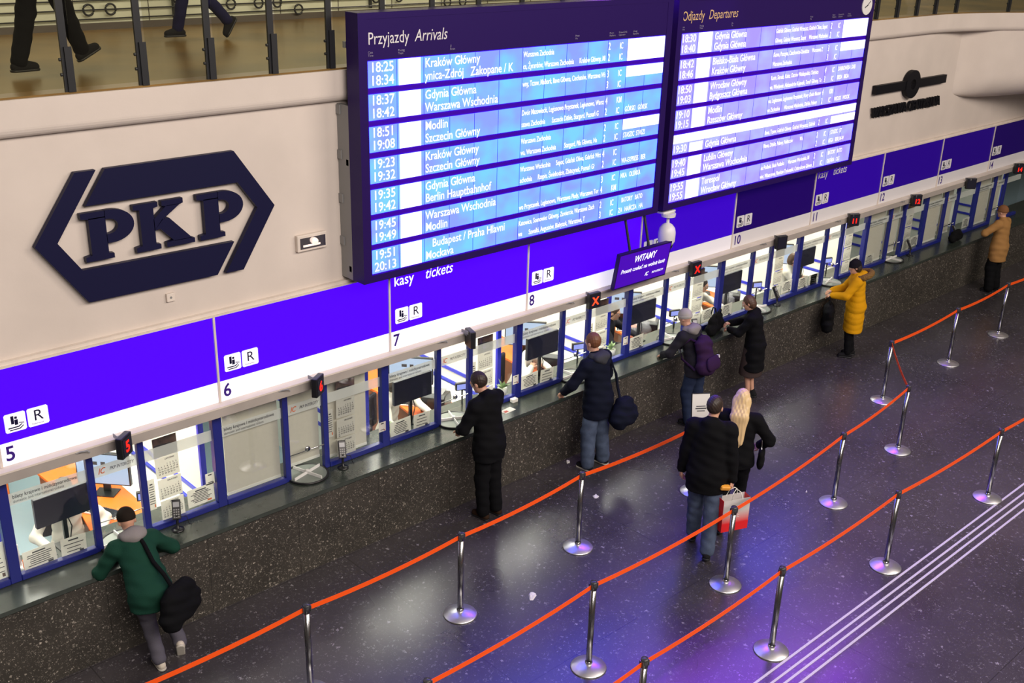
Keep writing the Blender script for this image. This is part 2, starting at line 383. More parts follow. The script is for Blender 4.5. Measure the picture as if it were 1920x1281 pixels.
# ================================================================== TICKET WINDOWS
F1, F2 = 0.378, 0.615
closed = {6, 12, 13, 14}
def make_window(k):
    x0 = B(k); W = 2.1; a, b = x0+W*F1, x0+W*F2
    root = thing('window_%d' % (k-3), 'blue framed ticket window with three panes under counter number %d' % k, None, (x0, YG, 0.942)); root['kind'] = 'structure'
    L = lambda x: x-x0
    z1 = 1.13
    MB().box(-0.05, 0.05, -0.035, 0.045, 0, z1).obj('frame_post', M['blue_frame'], root, bevel=0.006)
    for x in (a, b): MB().box(L(x)-0.033, L(x)+0.033, -0.03, 0.03, 0, z1).obj('frame_post', M['blue_frame'], root, bevel=0.006)
    s0, s1 = 0.05, L(a)-0.033
    MB().box(s0, s1, -0.04, 0.03, 0, 0.062).obj('sill', M['blue_frame'], root, bevel=0.008)
    MB().box(L(b)+0.033, W-0.05, -0.04, 0.03, 0, 0.062).obj('sill', M['blue_frame'], root, bevel=0.008)
    for u, v, zb in ((s0, s1, 0.06), (L(a)+0.033, L(b)-0.033, 0.16), (L(b)+0.033, W-0.05, 0.06)):
        MB().box(u, v, -0.004, 0.004, zb, z1).obj('glass_pane', M['glass'], root)
    # steel rail across the narrow pane and its knob
    MB().tube([(L(a)+0.03, -0.02, 0.30), (L(b)-0.03, -0.02, 0.30)], 0.006).lathe([(0.0, 0), (0.03, 0.003), (0.034, 0.02), (0.02, 0.034), (0.0, 0.036)], (L(a)+0.24, -0.055, 0.33), 12, 'y').obj('rail', M['chrome'], root, True)
    # frosted banners with print
    zs, ze = 0.765, 0.885
    for i, (u, v) in enumerate(((s0, s1), (L(a)+0.033, L(b)-0.033), (L(b)+0.033, W-0.05))):
        bn = MB().box(u, v, 0.008, 0.010, zs, ze).obj('banner', M['film'], root)
        if i == 0:
            MB().text('bilety krajowe i międzynarodowe', u+0.04, zs+0.062, 0.0065, 0.052, 0.012, 0, 0.83).text('domestic and international tickets', u+0.04, zs+0.018, 0.0065, 0.042, 0, 0, 0.80).obj('lettering', M['ink'], bn)
        if i == 1:
            MB().text('IC', u+0.045, zs+0.03, 0.0065, 0.085, 0.02, 0.35, 0.8).obj('logo', M['ink_orange'], bn)
            MB().text('PKP INTERCITY', u+0.16, zs+0.042, 0.0065, 0.048, 0.012, 0.3, 0.72).obj('lettering', M['ink'], bn)
    return root
for k in range(4, 15): make_window(k)

# blinds in the closed windows
for k, spans in ((6, ((0.055, 0.36, 0.055), (0.395, 0.60, 0.13), (0.63, 0.905, 0.07))), (12, ((0.03, 0.365, 0.06), (0.39, 0.60, 0.12), (0.63, 0.66, 0.1))), (13, ((0.03, 0.365, 0.06), (0.39, 0.60, 0.12))), (14, ((0.03, 0.365, 0.06), (0.39, 0.60, 0.12)))):
    for (u, v, zb), wh in zip(spans, ('wide left', 'narrow middle', 'right hand')):
        o = MB().box(0, 2.1*(v-u), 0, 0.012, 0, 1.15-zb).obj('window_blind', M['blind']); o.location = (B(k)+2.1*u, 0.50, 0.942+zb)
        MB().box(0, 2.1*(v-u), -0.005, 0.018, -0.02, 0.012).obj('bottom_bar', M['paper'], o)
        tag(o, 'pale closed blind behind the %s pane of window %d' % (wh, k), 'blind', 'blinds in the closed ticket windows')

# ================================================================== COUNTER SIGNS
POW = {3: 1.0, 4: 1.0, 5: 1.0, 6: 1.0, 7: 1.0, 8: 1.0, 9: 0.42, 10: 0.05, 11: 0.20, 12: 0.13, 13: 0.09, 14: 0.03, 15: 0.03}
def hand_icon(mb, x, z, y, s):
    Q = lambda pts: mb.prism([(x+a*s, z+b*s) for a, b in pts], y-0.0015, y)
    Q([(0.30, 0.42), (0.44, 0.42), (0.44, 0.84), (0.30, 0.84)]); Q([(0.46, 0.34), (0.62, 0.34), (0.62, 0.62), (0.46, 0.62)])
    Q([(0.48, 0.66), (0.60, 0.66), (0.60, 0.78), (0.48, 0.78)])
    Q([(0.14, 0.26), (0.62, 0.26), (0.80, 0.36), (0.80, 0.31), (0.64, 0.20), (0.14, 0.20)])
    Q([(0.20, 0.14), (0.66, 0.14), (0.86, 0.27), (0.86, 0.22), (0.68, 0.09), (0.20, 0.09)])
    Q([(0.66, 0.46), (0.90, 0.40), (0.90, 0.36), (0.66, 0.41)])
def make_sign(k):
    p = POW[k]; root = thing('counter_sign', 'blue and white lit counter sign %s' % ('with number %d above ticket window %d' % (k, k) if k != 9 else 'partly hidden behind the hanging welcome screen'), 'sign', (B(k), 0.30, 2.17), group='numbered signs over the ticket windows')
    W = 2.1; e = 0.04+0.96*p
    MB().box(0.0, W, 0.012, 0.058, 0, 0.90).obj('sign_box', M['cream_metal'], root)
    blue = mat('sign_blue_%d' % k, (0.012, 0.001, 0.075), 0.4, spec=0.15, emit=(0.085, 0.0, 1.25), es=1.0*p if p > 0.5 else p)
    white = mat('sign_white_%d' % k, (0.72, 0.70, 0.72), 0.4, emit=(0.86, 0.82, 1.0), es=0.75 if p > 0.9 else (0.22 if p > 0.3 else 0.03))
    MB().box(0.022, W-0.004, 0, 0.012, 0.215, 0.90).obj('blue_panel', blue, root)
    MB().box(0.022, W-0.004, 0, 0.012, 0.0, 0.215).obj('white_panel', white, root)
    MB().box(0.0, 0.022, -0.012, 0.011, 0.0, 0.90).obj('divider', M['cream_metal'], root)
    for i, x in enumerate((0.09, 0.285)):
        pl = MB().prism([(x+dx, 0.30+dz) for dx, dz in ((0.012, 0), (0.168, 0), (0.18, 0.012), (0.18, 0.163), (0.168, 0.175), (0.012, 0.175), (0, 0.163), (0, 0.012))], -0.004, 0).obj('pictogram_plate', white, root)
        mb = MB()
        if i == 0: hand_icon(mb, x, 0.30, -0.0045, 0.18)
        else: mb.text('R', x+0.048, 0.352, -0.0055, 0.145, 0.0).text('Rezerwacja', x+0.03, 0.318, -0.0055, 0.022)
        mb.obj('symbol', M['navy_sign'], pl)
    ntx = mat('sign_number', (0.035, 0.005, 0.22), 0.4)
    MB().text(str(k), 0.055, 0.043, -0.002, 0.195, 0.018, 0, 0.92).obj('number', ntx, root)
    if k in (7, 11):
        MB().text('kasy', 0.075, 0.745, -0.002, 0.175, 0.006, 0, 0.92).text('tickets', 0.51, 0.745, -0.002, 0.175, 0.006, 0.25, 0.86).obj('lettering', M['glow_text'] if k == 7 else M['white_text'], root)
for k in range(4, 16): make_sign(k)

# LED number boxes on brackets along the lintel
def make_led(x, s, yaw, k):
    root = thing('number_display', {'': 'small dark switched off number box over window %d' % k}.get(s, 'small black box with red glowing %s over window %d' % ({'X': 'cross'}.get(s, s), k)), 'display', (x, 0.10, 2.13), math.radians(yaw), group='number boxes along the lintel')
    MB().box(-0.095, 0.095, -0.035, 0.03, -0.105, 0.105).obj('housing', M['black_plastic'], root, bevel=0.008)
    MB().box(-0.075, 0.075, -0.039, -0.035, -0.085, 0.085).obj('face', M['screen_off'], root)
    if s: MB().text(s, 0, -0.052, -0.041, 0.15 if len(s) == 1 else 0.115, 0.035, 0, 1.0, 'CENTER').obj('digit', M['led_x'] if (s == 'X' and k == 8) else M['led_red'], root)
    R = Matrix.Rotation(-math.radians(yaw), 3, 'Z')
    MB().box(-0.02, 0.02, 0.0, 0.10, 0.02, 0.06, R).box(-0.05, -0.044, -0.02, 0.10, 0.06, 0.10, R).obj('bracket', M['grey_plastic'], root)
for k, s, yaw in ((5, '5', 38), (6, '6', 33), (7, '', 72), (8, 'X', -5), (9, 'X', -2), (10, '', -20), (11, '11', -28), (12, '12', -28), (13, '', -40), (14, '14', -30)):
    make_led(B(k)+1.02, s, yaw, k)
# small hooks screwed to the ledge
for i, k in enumerate(range(5, 13)):
    o = MB().tube([(0, 0, 0), (0.03, -0.02, 0.012), (0.09, -0.035, 0.012), (0.11, -0.035, -0.012)], 0.008).obj('lintel_hook', M['grey_plastic'], None, True); o.location = (B(k)+0.62, 0.20, 2.14)
    tag(o, 'small grey hook on the lintel ledge over window %d' % k, 'hook', 'hooks along the lintel')

# ================================================================== DEPARTURE BOARDS
ROWS_A = [(('18:25', 'Kraków Główny', 'Warszawa Zachodnia', '2', 'IC', ''), ('18:34', 'ynica-Zdrój   Zakopane / K', 'ce, Żyrardów, Warszawa Zachodnia      Kraków Główny, Mi', '2', 'IC', '')),
 (('18:37', 'Gdynia Główna', 'wny, Tczew, Malbork, Iława Główna, Ciechanów, Warszawa Ws', '3', 'IC', ''), ('18:42', 'Warszawa Wschodnia', '', '3', 'IC', '')),
 (('18:51', 'Modlin', 'Dwór Mazowiecki, Legionowo Przystanek, Legionowo, Warsz', '4', 'KM', ''), ('19:08', 'Szczecin Główny', 'szawa Zachodnia       Szczecin Dąbie, Stargard, Poznań G', '2', 'IC', 'GÓRSKI   GÓRSK')),
 (('19:23', 'Kraków Główny', 'Warszawa Zachodnia', '2', 'IC', ''), ('19:32', 'Szczecin Główny', 'wa, Warszawa Zachodnia         Stargard, Piła Główna, Na', '2', 'IC', 'STASZIC  STASZI')),
 (('19:35', 'Gdynia Główna', 'Warszawa Wschodnia      Sopot, Gdańsk Oliwa, Gdańsk Wrz', '4', 'IC', ''), ('19:42', 'Berlin Hauptbahnhof', 'achodnia      Rzepin, Świebodzin, Zbąszynek, Poznań Gł', '2', 'IC', 'WA-EXPRESS   BER')),
 (('19:45', 'Warszawa Wschodnia', '', '3', 'IC', 'NKA   OLEŃKA'), ('19:49', 'Modlin', 'wo Przystanek, Legionowo, Warszawa Płudy, Warszawa Tor', '4', 'KM', '')),
 (('19:51', '   Budapest / Praha Hlavni', 'Katowice, Sosnowiec Główny, Zawiercie, Warszawa Zach', '2', 'IC', '   BATORY   BATO'), ('20:13', 'Mockava', 'wa       Suwałki, Augustów, Białystok, Warszawa, T', '3', 'IC', 'ZA   HAŃCZA   HA'))]
ROWS_D = [(('18:30', 'Gdynia Główna', 'Gdańsk Główny, Gdańsk Wrzeszcz, Gdańsk Oliwa, Sopot', '2', 'IC', ''), ('18:40', 'Gdynia Główna', 'Główny, Gdańsk Wrzeszcz, Sopot     Warszawa Wschodnia', '2', 'IC', '')),
 (('18:42', 'Bielsko-Biała Główna', 'Kutno, Pszczyna, Czechowice-Dziedzice     Warszawa Z', '3', 'IC', ''), ('18:46', 'Kraków Główny', 'Warszawa Zachodnia', '3', 'IC', '')),
 (('18:50', 'Wrocław Główny', 'Konin, Sieradz, Kalisz, Ostrów Wielkopolski, Oleśnica', '4', 'IC', 'DĄBROWSKA  DĄB'), ('19:03', 'Bydgoszcz Główna', 'wa, Włocławek, Aleksandrów Kujawski, Toruń Główny, To', '3', 'IC', 'BRDA   BRDA')),
 (('19:10', 'Modlin', 'wa, Legionowo, Legionowo Przystanek, Nowy Dwór Mazow', '4', 'KM', ''), ('19:15', 'Rzeszów Główny', 'wa Zachodnia       Warszawa Wschodnia, Dęblin, Puławy', '2', 'IC', 'WIDOK   WIDOK')),
 (('', '', '', '', '', ''), ('19:30', 'Gdynia Główna', 'Iława, Tczew, Gdańsk Główny, Gdańsk Wrzeszcz, Gdańsk', '2', 'IC', '')),
 (('19:40', 'Lublin Główny', 'Pilawa, Dęblin, Puławy, Nałęczów            Wa', '2', 'IC', ': STASZIC   ST'), ('19:45', 'Warszawa Wschodnia', '', '2', 'IC', 'REGA   BERLIN-W')),
 (('19:55', 'Terespol', 'iec Podlaski, Biała Podlaska      Warszawa Wschodnia, Mi', '2', 'IC', '  BATORY   BATO'), ('19:55', 'Wrocław Główny', 'wiec, Włoszczowa, Piotrków Trybunalski, Częstochowa Główna', '3', 'IC', '  OLEŃKA   OLE'))]
WHITE_A = {0: [(11, 13, 0, 2)], 1: [(11, 13, 1, 2)], 3: [(11, 13, 1, 2)]}
WHITE_D = {0: [(11, 13, 0, 2)], 1: [(11, 13, 1, 2)], 4: [(0, 13, 1.12, 2), (11, 13, 0, 0.9)]}
def fit_text(mb, t, x, z, y, size, wmax, bold, sx):
    if not t: return
    vs, fs = text_geo(t, size, bold, 0.0, 'LEFT', 1.0); wd = max(v[0] for v in vs)*sx
    mb.text(t, x, z, y, size, bold, 0, sx*min(1, wmax/wd))
def make_board(x0, x1, left, rows, white, lm, title, label, gold):
    root = thing('display_board', label, 'information board', (x0, -0.04, 3.16)); Wd = x1-x0; Hh = 2.69; c0 = left-x0; cw = 0.341
    hb = MB().box(0, Wd, 0.02, 0.20, 0, Hh); hb.box(0, 0.10, 0, 0.02, 0, Hh).box(Wd-0.10, Wd, 0, 0.02, 0, Hh).box(0.10, Wd-0.10, 0, 0.02, 0, 0.075).box(0.10, Wd-0.10, 0.004, 0.02, 2.25, Hh-0.06).box(0.10, Wd-0.10, 0, 0.02, Hh-0.06, Hh)
    hb.obj('housing', M['board_house'], root)
    MB().box(0.10, Wd-0.10, 0.012, 0.02, 0.075, 2.25).obj('bezel', M['board_gap'], root)
    t1, t2 = title
    MB().text(t1, c0, 2.395, 0.002, 0.165, 0.0, 0, 0.80).text(t2, c0+(0.565 if not gold else 0.525), 2.395, 0.002, 0.165, 0.0, 0.22, 0.80).obj('lettering', M['gold_text'] if gold else M['white_text'], root)
    mb = MB()
    for xx, a, b in ((0, 'Czas', 'Time'), (0.36, 'Pociąg', 'Train'), (1.02, 'Z' if not gold else 'Do', 'From' if not gold else 'To'), (2.85, 'Przez', 'Via'), (3.42, 'Peron', 'Platform'), (3.58, 'Przewoźnik', 'Operator'), (3.83, 'Uwagi', 'Remarks')):
        mb.text(a, c0+xx, 2.312, 0.002, 0.030).text(b, c0+xx, 2.283, 0.002, 0.030)
    mb.obj('caption', M['dim_text'], root)
    for r, (ra, rb) in enumerate(rows):
        zt = 2.238-0.3155*r; zb = zt-0.253
        sc = MB().box(c0, c0+13*cw, 0.006, 0.012, zb, zt).obj('display_row', lm, root)
        ln = MB()
        for c in range(1, 13): ln.box(c0+c*cw-0.0025, c0+c*cw+0.0025, 0.0045, 0.006, zb, zt)
        ln.obj('cell_joint', M['lcd_line'], sc)
        wb = MB(); top = 2 if not (white is WHITE_D and r == 4) else 0.95
        wb.box(c0+cw+0.025, c0+2*cw-0.04, 0.004, 0.006, zb, zb+0.1265*top)
        for a, b, z0, z1 in white.get(r, ()): wb.box(c0+a*cw+0.003, c0+b*cw, 0.003, 0.006, zb+0.1265*z0, zb+0.1265*z1)
        wb.obj('blank_field', M['lcd_w'], sc)
        tx = MB()
        for i, (tm, st, via, pl, op, nm) in enumerate((ra, rb)):
            z = zb+0.1265*(1-i)+0.022
            fit_text(tx, tm, c0+0.022, z, 0.003, 0.136, 0.30, 0.008, 0.95)
            fit_text(tx, st, c0+2*cw+0.012, z, 0.003, 0.128, 4*cw-0.02, 0.008, 0.86)
            fit_text(tx, via, c0+6*cw+0.008, z+0.008, 0.003, 0.084, 4*cw-0.03, 0.010, 0.64)
            fit_text(tx, pl, c0+10*cw+0.015-0.01, z, 0.003, 0.118, 0.1, 0.006, 0.6)
            fit_text(tx, op, c0+10*cw+0.20, z, 0.003, 0.105, 0.13, 0.006, 0.62)
            fit_text(tx, nm, c0+11*cw+0.02, z+0.008, 0.003, 0.088, 2*cw-0.03, 0.008, 0.62)
        tx.obj('row_lettering', M['glow_text'], sc)
    # steel sub-frame between board and wall
    fr = MB()
    for zz in (0.08, 1.2, 2.35): fr.box(-0.0, Wd, 0.22, 0.26, zz, zz+0.06)
    for xx in (0.0, Wd*0.5, Wd-0.05): fr.box(xx, xx+0.05, 0.20, 0.395, 0.0, 1.80)
    for xx in (0.0, Wd-0.05):
        for zz in (0.35, 0.8, 1.25, 1.7): fr.box(xx-0.012, xx+0.062, 0.33, 0.395, zz, zz+0.09)
    fr.obj('wall_bracket', M['grey_plastic'], root)
    return root
make_board(6.137, 10.797, 6.250, ROWS_A, WHITE_A, M['lcd_a'], ('Przyjazdy', 'Arrivals'), 'large left board listing arrivals in rows of lit blue screens', False)
bd = make_board(10.903, 15.535, 10.985, ROWS_D, WHITE_D, M['lcd_d'], ('Odjazdy', 'Departures'), 'large right board listing departures with a round clock in its corner', True)
ck = MB().lathe([(0, 0), (0.135, 0), (0.135, -0.012), (0, -0.012)], (15.31-10.903, 0.002, 2.42), 28, 'y').obj('clock', M['white_plastic'], bd)
MB().box(-0.006, 0.006, -0.014, -0.0125, -0.02, 0.10, Matrix.Rotation(0.9, 3, 'Y'), (15.31-10.903, 0, 2.42)).box(-0.008, 0.008, -0.014, -0.0125, -0.02, 0.07, Matrix.Rotation(-2.0, 3, 'Y'), (15.31-10.903, 0, 2.42)).obj('clock_hand', M['ink'], ck)

# hanging welcome screen on two rods
root = thing('welcome_screen', 'small tilted indigo screen reading WITAMY hung on two rods below the boards', 'screen', (10.56, -0.02, 2.24), 0)
Rt = Matrix.Rotation(math.radians(9), 3, 'X')
MB().box(-0.52, 0.52, 0, 0.05, 0, 0.50, Rt).obj('housing', M['board_house'], root)
scr = mat('welcome_screen_face', (0.03, 0.0, 0.2), 0.35, emit=(0.055, 0.0, 0.42), es=0.85)
MB().box(-0.50, 0.50, -0.003, 0, 0.02, 0.48, Rt).obj('face', scr, root)
mb = MB().text('WITAMY', 0.0, 0.335, -0.0045, 0.135, 0.012, 0.22, 0.80, 'CENTER').text('Proszę czekać na wolną kasę', 0.0, 0.215, -0.0045, 0.082, 0.010, 0.22, 0.88, 'CENTER').text('IC', 0.07, 0.085, -0.0045, 0.075, 0.02, 0.3, 0.9).text('PKP INTERCITY', 0.21, 0.095, -0.0045, 0.042, 0.01, 0.3, 0.80)
o = mb.obj('lettering', M['glow_text'], root); o.matrix_local = Rt.to_4x4()
MB().tube([(-0.27, -0.03, 0.48), (-0.27, 0.10, 0.93)], 0.018).tube([(0.10, -0.03, 0.48), (0.10, 0.10, 0.93)], 0.018).obj('rod', M['black_metal'], root)

# dome camera under the board corner
root = thing('dome_camera', 'white hanging dome security camera below the gap between the boards', 'camera', (11.10, 0.02, 2.62))
MB().lathe([(0.0, 0.03), (0.085, 0.03), (0.115, 0.09), (0.118, 0.20), (0.105, 0.265), (0.07, 0.31), (0.03, 0.335), (0.0, 0.34)], n=24).obj('housing', M['white_plastic'], root, True)
MB().lathe([(0.0, -0.045), (0.05, -0.03), (0.085, 0.0), (0.095, 0.035), (0.0, 0.035)], n=24).obj('dome', M['black_plastic'], root, True)
MB().lathe([(0.022, 0.33), (0.022, 0.42), (0.095, 0.425), (0.10, 0.47), (0.0, 0.475)], n=20).box(-0.13, 0.12, -0.02, 0.12, 0.475, 0.50).obj('bracket', M['white_plastic'], root)

# ================================================================== LOGOS AND FITTINGS ON THE WALL
root = thing('rail_logo', 'large navy hexagonal railway logo with the letters PKP on the cream wall', 'logo', (4.186, YW, 4.065))
def plate(polys, name, m, y0=-0.075, y1=-0.02, par=root, ox=4.186, oz=4.065, cut=None):
    mb = MB()
    for p in polys: mb.prism([(x-ox, z-oz) for x, z in p], y0, y1)
    return mb.obj(name, m, par)
fr = [[(3.037, 4.066), (3.228, 4.066), (3.627, 4.645), (3.445, 4.647)], [(3.037, 4.066), (3.433, 3.490), (3.412, 3.790), (3.228, 4.066)],
      [(3.412, 3.790), (3.433, 3.490), (4.678, 3.488), (4.876, 3.782)],
      [(3.707, 4.645), (3.500, 4.347), (4.952, 4.346), (4.936, 4.645)], [(4.936, 4.645), (4.952, 4.346), (5.147, 4.070), (5.334, 4.066)],
      [(5.334, 4.066), (5.147, 4.070), (4.768, 3.488), (4.955, 3.486)]]
plate(fr, 'hexagon_frame', M['navy_sign'])
def letter_P(x, z, wd, h):
    u = lambda a, b: (x+a*wd, z+b*h)
    arc = lambda cx, cz, rx, rz, a0, a1, n: [u(cx+rx*math.cos(t), cz+rz*math.sin(t)) for t in np.linspace(a0, a1, n)]
    stem = [u(0.02, 0), u(0.56, 0), u(0.56, 0.10), u(0.46, 0.12), u(0.46, 0.30), u(0.46, 0.88), u(0.14, 0.88), u(0.14, 0.12), u(0.02, 0.10)]
    top = [u(0.0, 0.89), u(0.14, 0.86), u(0.46, 0.86), u(0.46, 1.0), u(0.0, 1.0)]
    outer = arc(0.56, 0.66, 0.44, 0.34, PI/2, -PI/2, 20); inner = arc(0.50, 0.665, 0.185, 0.155, PI/2, -PI/2, 20)
    bowl = []
    outer = [u(0.45, 1.0)]+outer+[u(0.45, 0.32)]; inner = [u(0.45, 0.82)]+inner+[u(0.45, 0.51)]
    for i in range(len(outer)-1): bowl.append([outer[i], inner[i], inner[i+1], outer[i+1]])
    return [stem, top]+bowl
def letter_K(x, z, wd, h):
    u = lambda a, b: (x+a*wd, z+b*h)
    P = [[u(0, 0), u(0.37, 0), u(0.37, 0.10), u(0.30, 0.12), u(0.30, 0.88), u(0.37, 0.90), u(0.37, 1), u(0, 1), u(0, 0.90), u(0.09, 0.88), u(0.09, 0.12), u(0, 0.10)],
         [u(0.43, 0.90), u(0.49, 0.88), u(0.72, 0.88), u(0.76, 0.90), u(0.76, 1), u(0.43, 1)],
         [u(0.29, 0.40), u(0.42, 0.60), u(0.72, 0.89), u(0.50, 0.89), u(0.29, 0.64)],
         [u(0.29, 0.40), u(0.38, 0.42), u(0.58, 0.11), u(0.86, 0.11), u(0.53, 0.62), u(0.42, 0.62)],
         [u(0.46, 0), u(0.90, 0), u(0.90, 0.10), u(0.84, 0.12), u(0.56, 0.12), u(0.46, 0.10)]]
    return P
for i, (f, x, wd) in enumerate(((letter_P, 3.445, 0.470), (letter_K, 3.915, 0.625), (letter_P, 4.525, 0.472))): plate(f(x, 3.852, wd, 0.434), 'letter', M['navy_sign'])

root2 = thing('station_sign', 'black ring and bar emblem above the letters WARSZAWA CENTRALNA on the wall', 'sign', (17.73, YW, 4.0))
rg = MB()
A = np.linspace(0, 2*PI, 41)
for i in range(40):
    q = [(r*math.cos(a), 0.185+r*math.sin(a)) for r, a in ((0.235, A[i]), (0.235, A[i+1]), (0.085, A[i+1]), (0.085, A[i]))]; rg.prism(q, -0.10, -0.02)
rg.obj('ring', M['black_sign'], root2)
MB().box(-1.19, -0.2, -0.09, -0.02, 0.115, 0.255).box(0.2, 1.19, -0.09, -0.02, 0.115, 0.255).obj('bar', M['black_sign'], root2)
def text_solid(mb, t, x, z, y0, y1, size, bold, sx, align='CENTER'):
    vs, fs = text_geo(t, size, bold, 0, align, 1.0); n = len(vs)
    ed = {}
    for f in fs:
        for i in range(len(f)):
            e = (f[i], f[(i+1) % len(f)]); ed[e] = ed.get(e, 0)+1
    side = [(a, b, b+n, a+n) for (a, b) in ed if (b, a) not in ed]
    mb.add([(x+a*sx, y0, z+b) for a, b in vs]+[(x+a*sx, y1, z+b) for a, b in vs], fs+[tuple(i+n for i in f[::-1]) for f in fs]+side)
    return mb
vs, fs = text_geo('WARSZAWA CENTRALNA', 0.235, 0.03, 0, 'CENTER', 1.0); wd = max(v[0] for v in vs)-min(v[0] for v in vs)
text_solid(MB(), 'WARSZAWA CENTRALNA', 0, -0.275, -0.065, -0.02, 0.235, 0.015, 2.33/wd).obj('lettering', M['black_sign'], root2)

root = thing('emergency_light', 'small framed emergency light on the cream wall left of the arrivals board', 'light', (5.76, YW, 3.61))
MB().box(-0.175, 0.175, -0.05, 0, -0.085, 0.085).obj('frame', M['cream_metal'], root, bevel=0.008)
MB().box(-0.145, 0.155, -0.052, -0.05, -0.06, 0.055).obj('reflector', M['chrome'], root)
MB().lathe([(0.0, 0), (0.03, 0.005), (0.035, 0.03), (0.0, 0.045)], (0.02, -0.09, 0.01), 14, 'y').box(-0.11, 0.09, -0.056, -0.052, -0.04, -0.02).obj('lamp', mat('emergency_lamp', (0.8, 0.5, 0.4), 0.3, emit=(1, 0.85, 0.75), es=0.9), root, True)
root = thing('wall_sensor', 'tiny square cream sensor box on the wall under the railway logo', 'sensor', (4.21, YW, 3.35))
MB().box(-0.04, 0.04, -0.03, 0, -0.04, 0.04).obj('housing', M['cream_metal'], root, bevel=0.005)
MB().lathe([(0.012, -0.032), (0.012, -0.03)], (0, 0, 0), 10, 'y').obj('lens', M['grey_plastic'], root)

# ================================================================== GALLERY RAILING AND WALL GRILLE
rail = thing('gallery_railing', 'black gallery railing of flat posts and tinted glass above the cornice', 'railing', (0, 0, 5.312))
def post_mesh():
    mb = MB().box(-0.03, 0.03, -0.012, 0.012, 0.0, 1.05).box(-0.008, 0.052, -0.030, -0.012, 0.0, 0.36)
    for z in (0.14, 0.26): mb.lathe([(0.0, 0), (0.014, 0), (0.014, -0.014), (0.0, -0.016)], (-0.036, 0.0, z), 8, 'x')
    return mb
px = [3.49+0.636*i for i in range(-2, 25)] + [19.94, 20.62, 21.2]
p0 = post_mesh().obj('post', M['black_metal'], rail)
tops = []
for i, x in enumerate(px):
    o = p0 if i == 0 else p0.copy()
    if i: COL.objects.link(o); o.parent = rail
    o.location = (x, cornice_y(x)+0.05, 0); tops.append((x, cornice_y(x)+0.05, 1.05))
for i in range(len(px)-1):
    a, b = Vector(tops[i]), Vector(tops[i+1])
    MB().add([(a.x+0.06, a.y, 0.03), (b.x-0.035, b.y, 0.03), (b.x-0.035, b.y, 0.98), (a.x+0.06, a.y, 0.98), (a.x+0.06, a.y+0.012, 0.03), (b.x-0.035, b.y+0.012, 0.03), (b.x-0.035, b.y+0.012, 0.98), (a.x+0.06, a.y+0.012, 0.98)],
             [(0, 1, 2, 3), (7, 6, 5, 4), (0, 4, 5, 1), (3, 2, 6, 7), (0, 3, 7, 4), (1, 5, 6, 2)]).obj('glass_panel', M['glass_rail'], rail)
MB().tube(tops, 0.03, 10).obj('handrail', M['black_metal'], rail, True)
gr = thing('wall_grille', 'thin black horizontal bars with rings in front of the tiled gallery wall', 'grille', (0, 4.38, 5.312))
for z in (0.13, 0.235, 0.34, 0.445, 0.55): MB().tube([(2, 0, z), (21, 0, z)], 0.0095, 6).obj('bar', M['black_metal'], gr)
g0 = None
for x, z in ((5.41, 0.235), (5.68, 0.235), (7.28, 0.235), (7.685, 0.235), (7.966, 0.235), (8.29, 0.13), (9.58, 0.235), (9.99, 0.235), (10.9, 0.13), (11.2, 0.13), (4.1, 0.34), (6.55, 0.34), (12.6, 0.235), (12.9, 0.235), (14.4, 0.13), (16.2, 0.235), (16.5, 0.235), (18.0, 0.13)):
    if g0 is None: o = g0 = MB().tube([(0.062*math.cos(t), 0, 0.062*math.sin(t)) for t in np.linspace(0, 2*PI, 20, endpoint=False)], 0.013, 6, True).obj('ring', M['black_metal'], gr, True)
    else: o = g0.copy(); COL.objects.link(o); o.parent = gr
    o.location = (x, 0, z)
for x in range(3, 21, 3): MB().box(-0.008, 0.008, 0, 0.06, 0.1, 0.58).obj('bracket', M['black_metal'], gr).location = (x+0.5, 0, 0)

# ================================================================== QUEUE BARRIERS
def stanchion_proto():
    r = thing('barrier_post', 'x', 'barrier post')
    MB().lathe([(0.0, 0.0), (0.172, 0.0), (0.176, 0.008), (0.170, 0.016), (0.060, 0.042), (0.034, 0.048), (0.0, 0.05)], n=36).obj('base', mat('satin_steel_base', (0.88, 0.88, 0.90), 0.38, 1.0), r, True)
    MB().lathe([(0.036, 0.046), (0.038, 0.07), (0.031, 0.078)], n=20, cap=False).obj('collar', M['chrome'], r, True)
    MB().lathe([(0.030, 0.05), (0.030, 0.90)], n=20).obj('post', M['post'], r, True)
    c = MB().lathe([(0.033, 0.895), (0.034, 0.97), (0.031, 0.981), (0.0, 0.982)], n=20).obj('cap', M['cap'], r, True)
    MB().box(0.030, 0.040, -0.022, 0.022, 0.905, 0.965).box(-0.040, -0.030, -0.022, 0.022, 0.905, 0.965).obj('belt_clip', M['cap'], c)
    return r
POSTS = {'A': [(2.30, -1.66), (4.273, -1.662), (6.098, -1.650), (7.939, -1.564), (9.985, -1.625)],
         'D': [(14.388, -1.755), (16.586, -1.703), (18.54, -1.653), (20.75, -1.66)],
         'B': [(4.455, -3.161), (6.492, -3.103), (8.631, -3.133), (11.108, -2.941), (13.057, -2.742)],
         'C': [(4.05, -4.15), (6.003, -4.148), (8.055, -4.127), (10.307, -4.107), (12.735, -4.158), (14.9, -4.17)]}
ROWN = {'A': 'in the row nearest the counter', 'D': 'in the far row beyond the gap', 'B': 'in the middle row', 'C': 'in the row beside the white floor strips'}
ORD = ['first', 'second', 'third', 'fourth', 'fifth', 'sixth']
proto = None
for row, pts in POSTS.items():
    for i, (x, y) in enumerate(pts):
        if proto is None: o = proto = stanchion_proto()
        else: o = copy_tree(proto)
        o.location = (x, y, 0); o.rotation_euler.z = random.uniform(-0.15, 0.15)
        o['label'] = 'steel barrier post, %s from left %s' % (ORD[i], ROWN[row]); o['group'] = 'steel queue barrier posts'
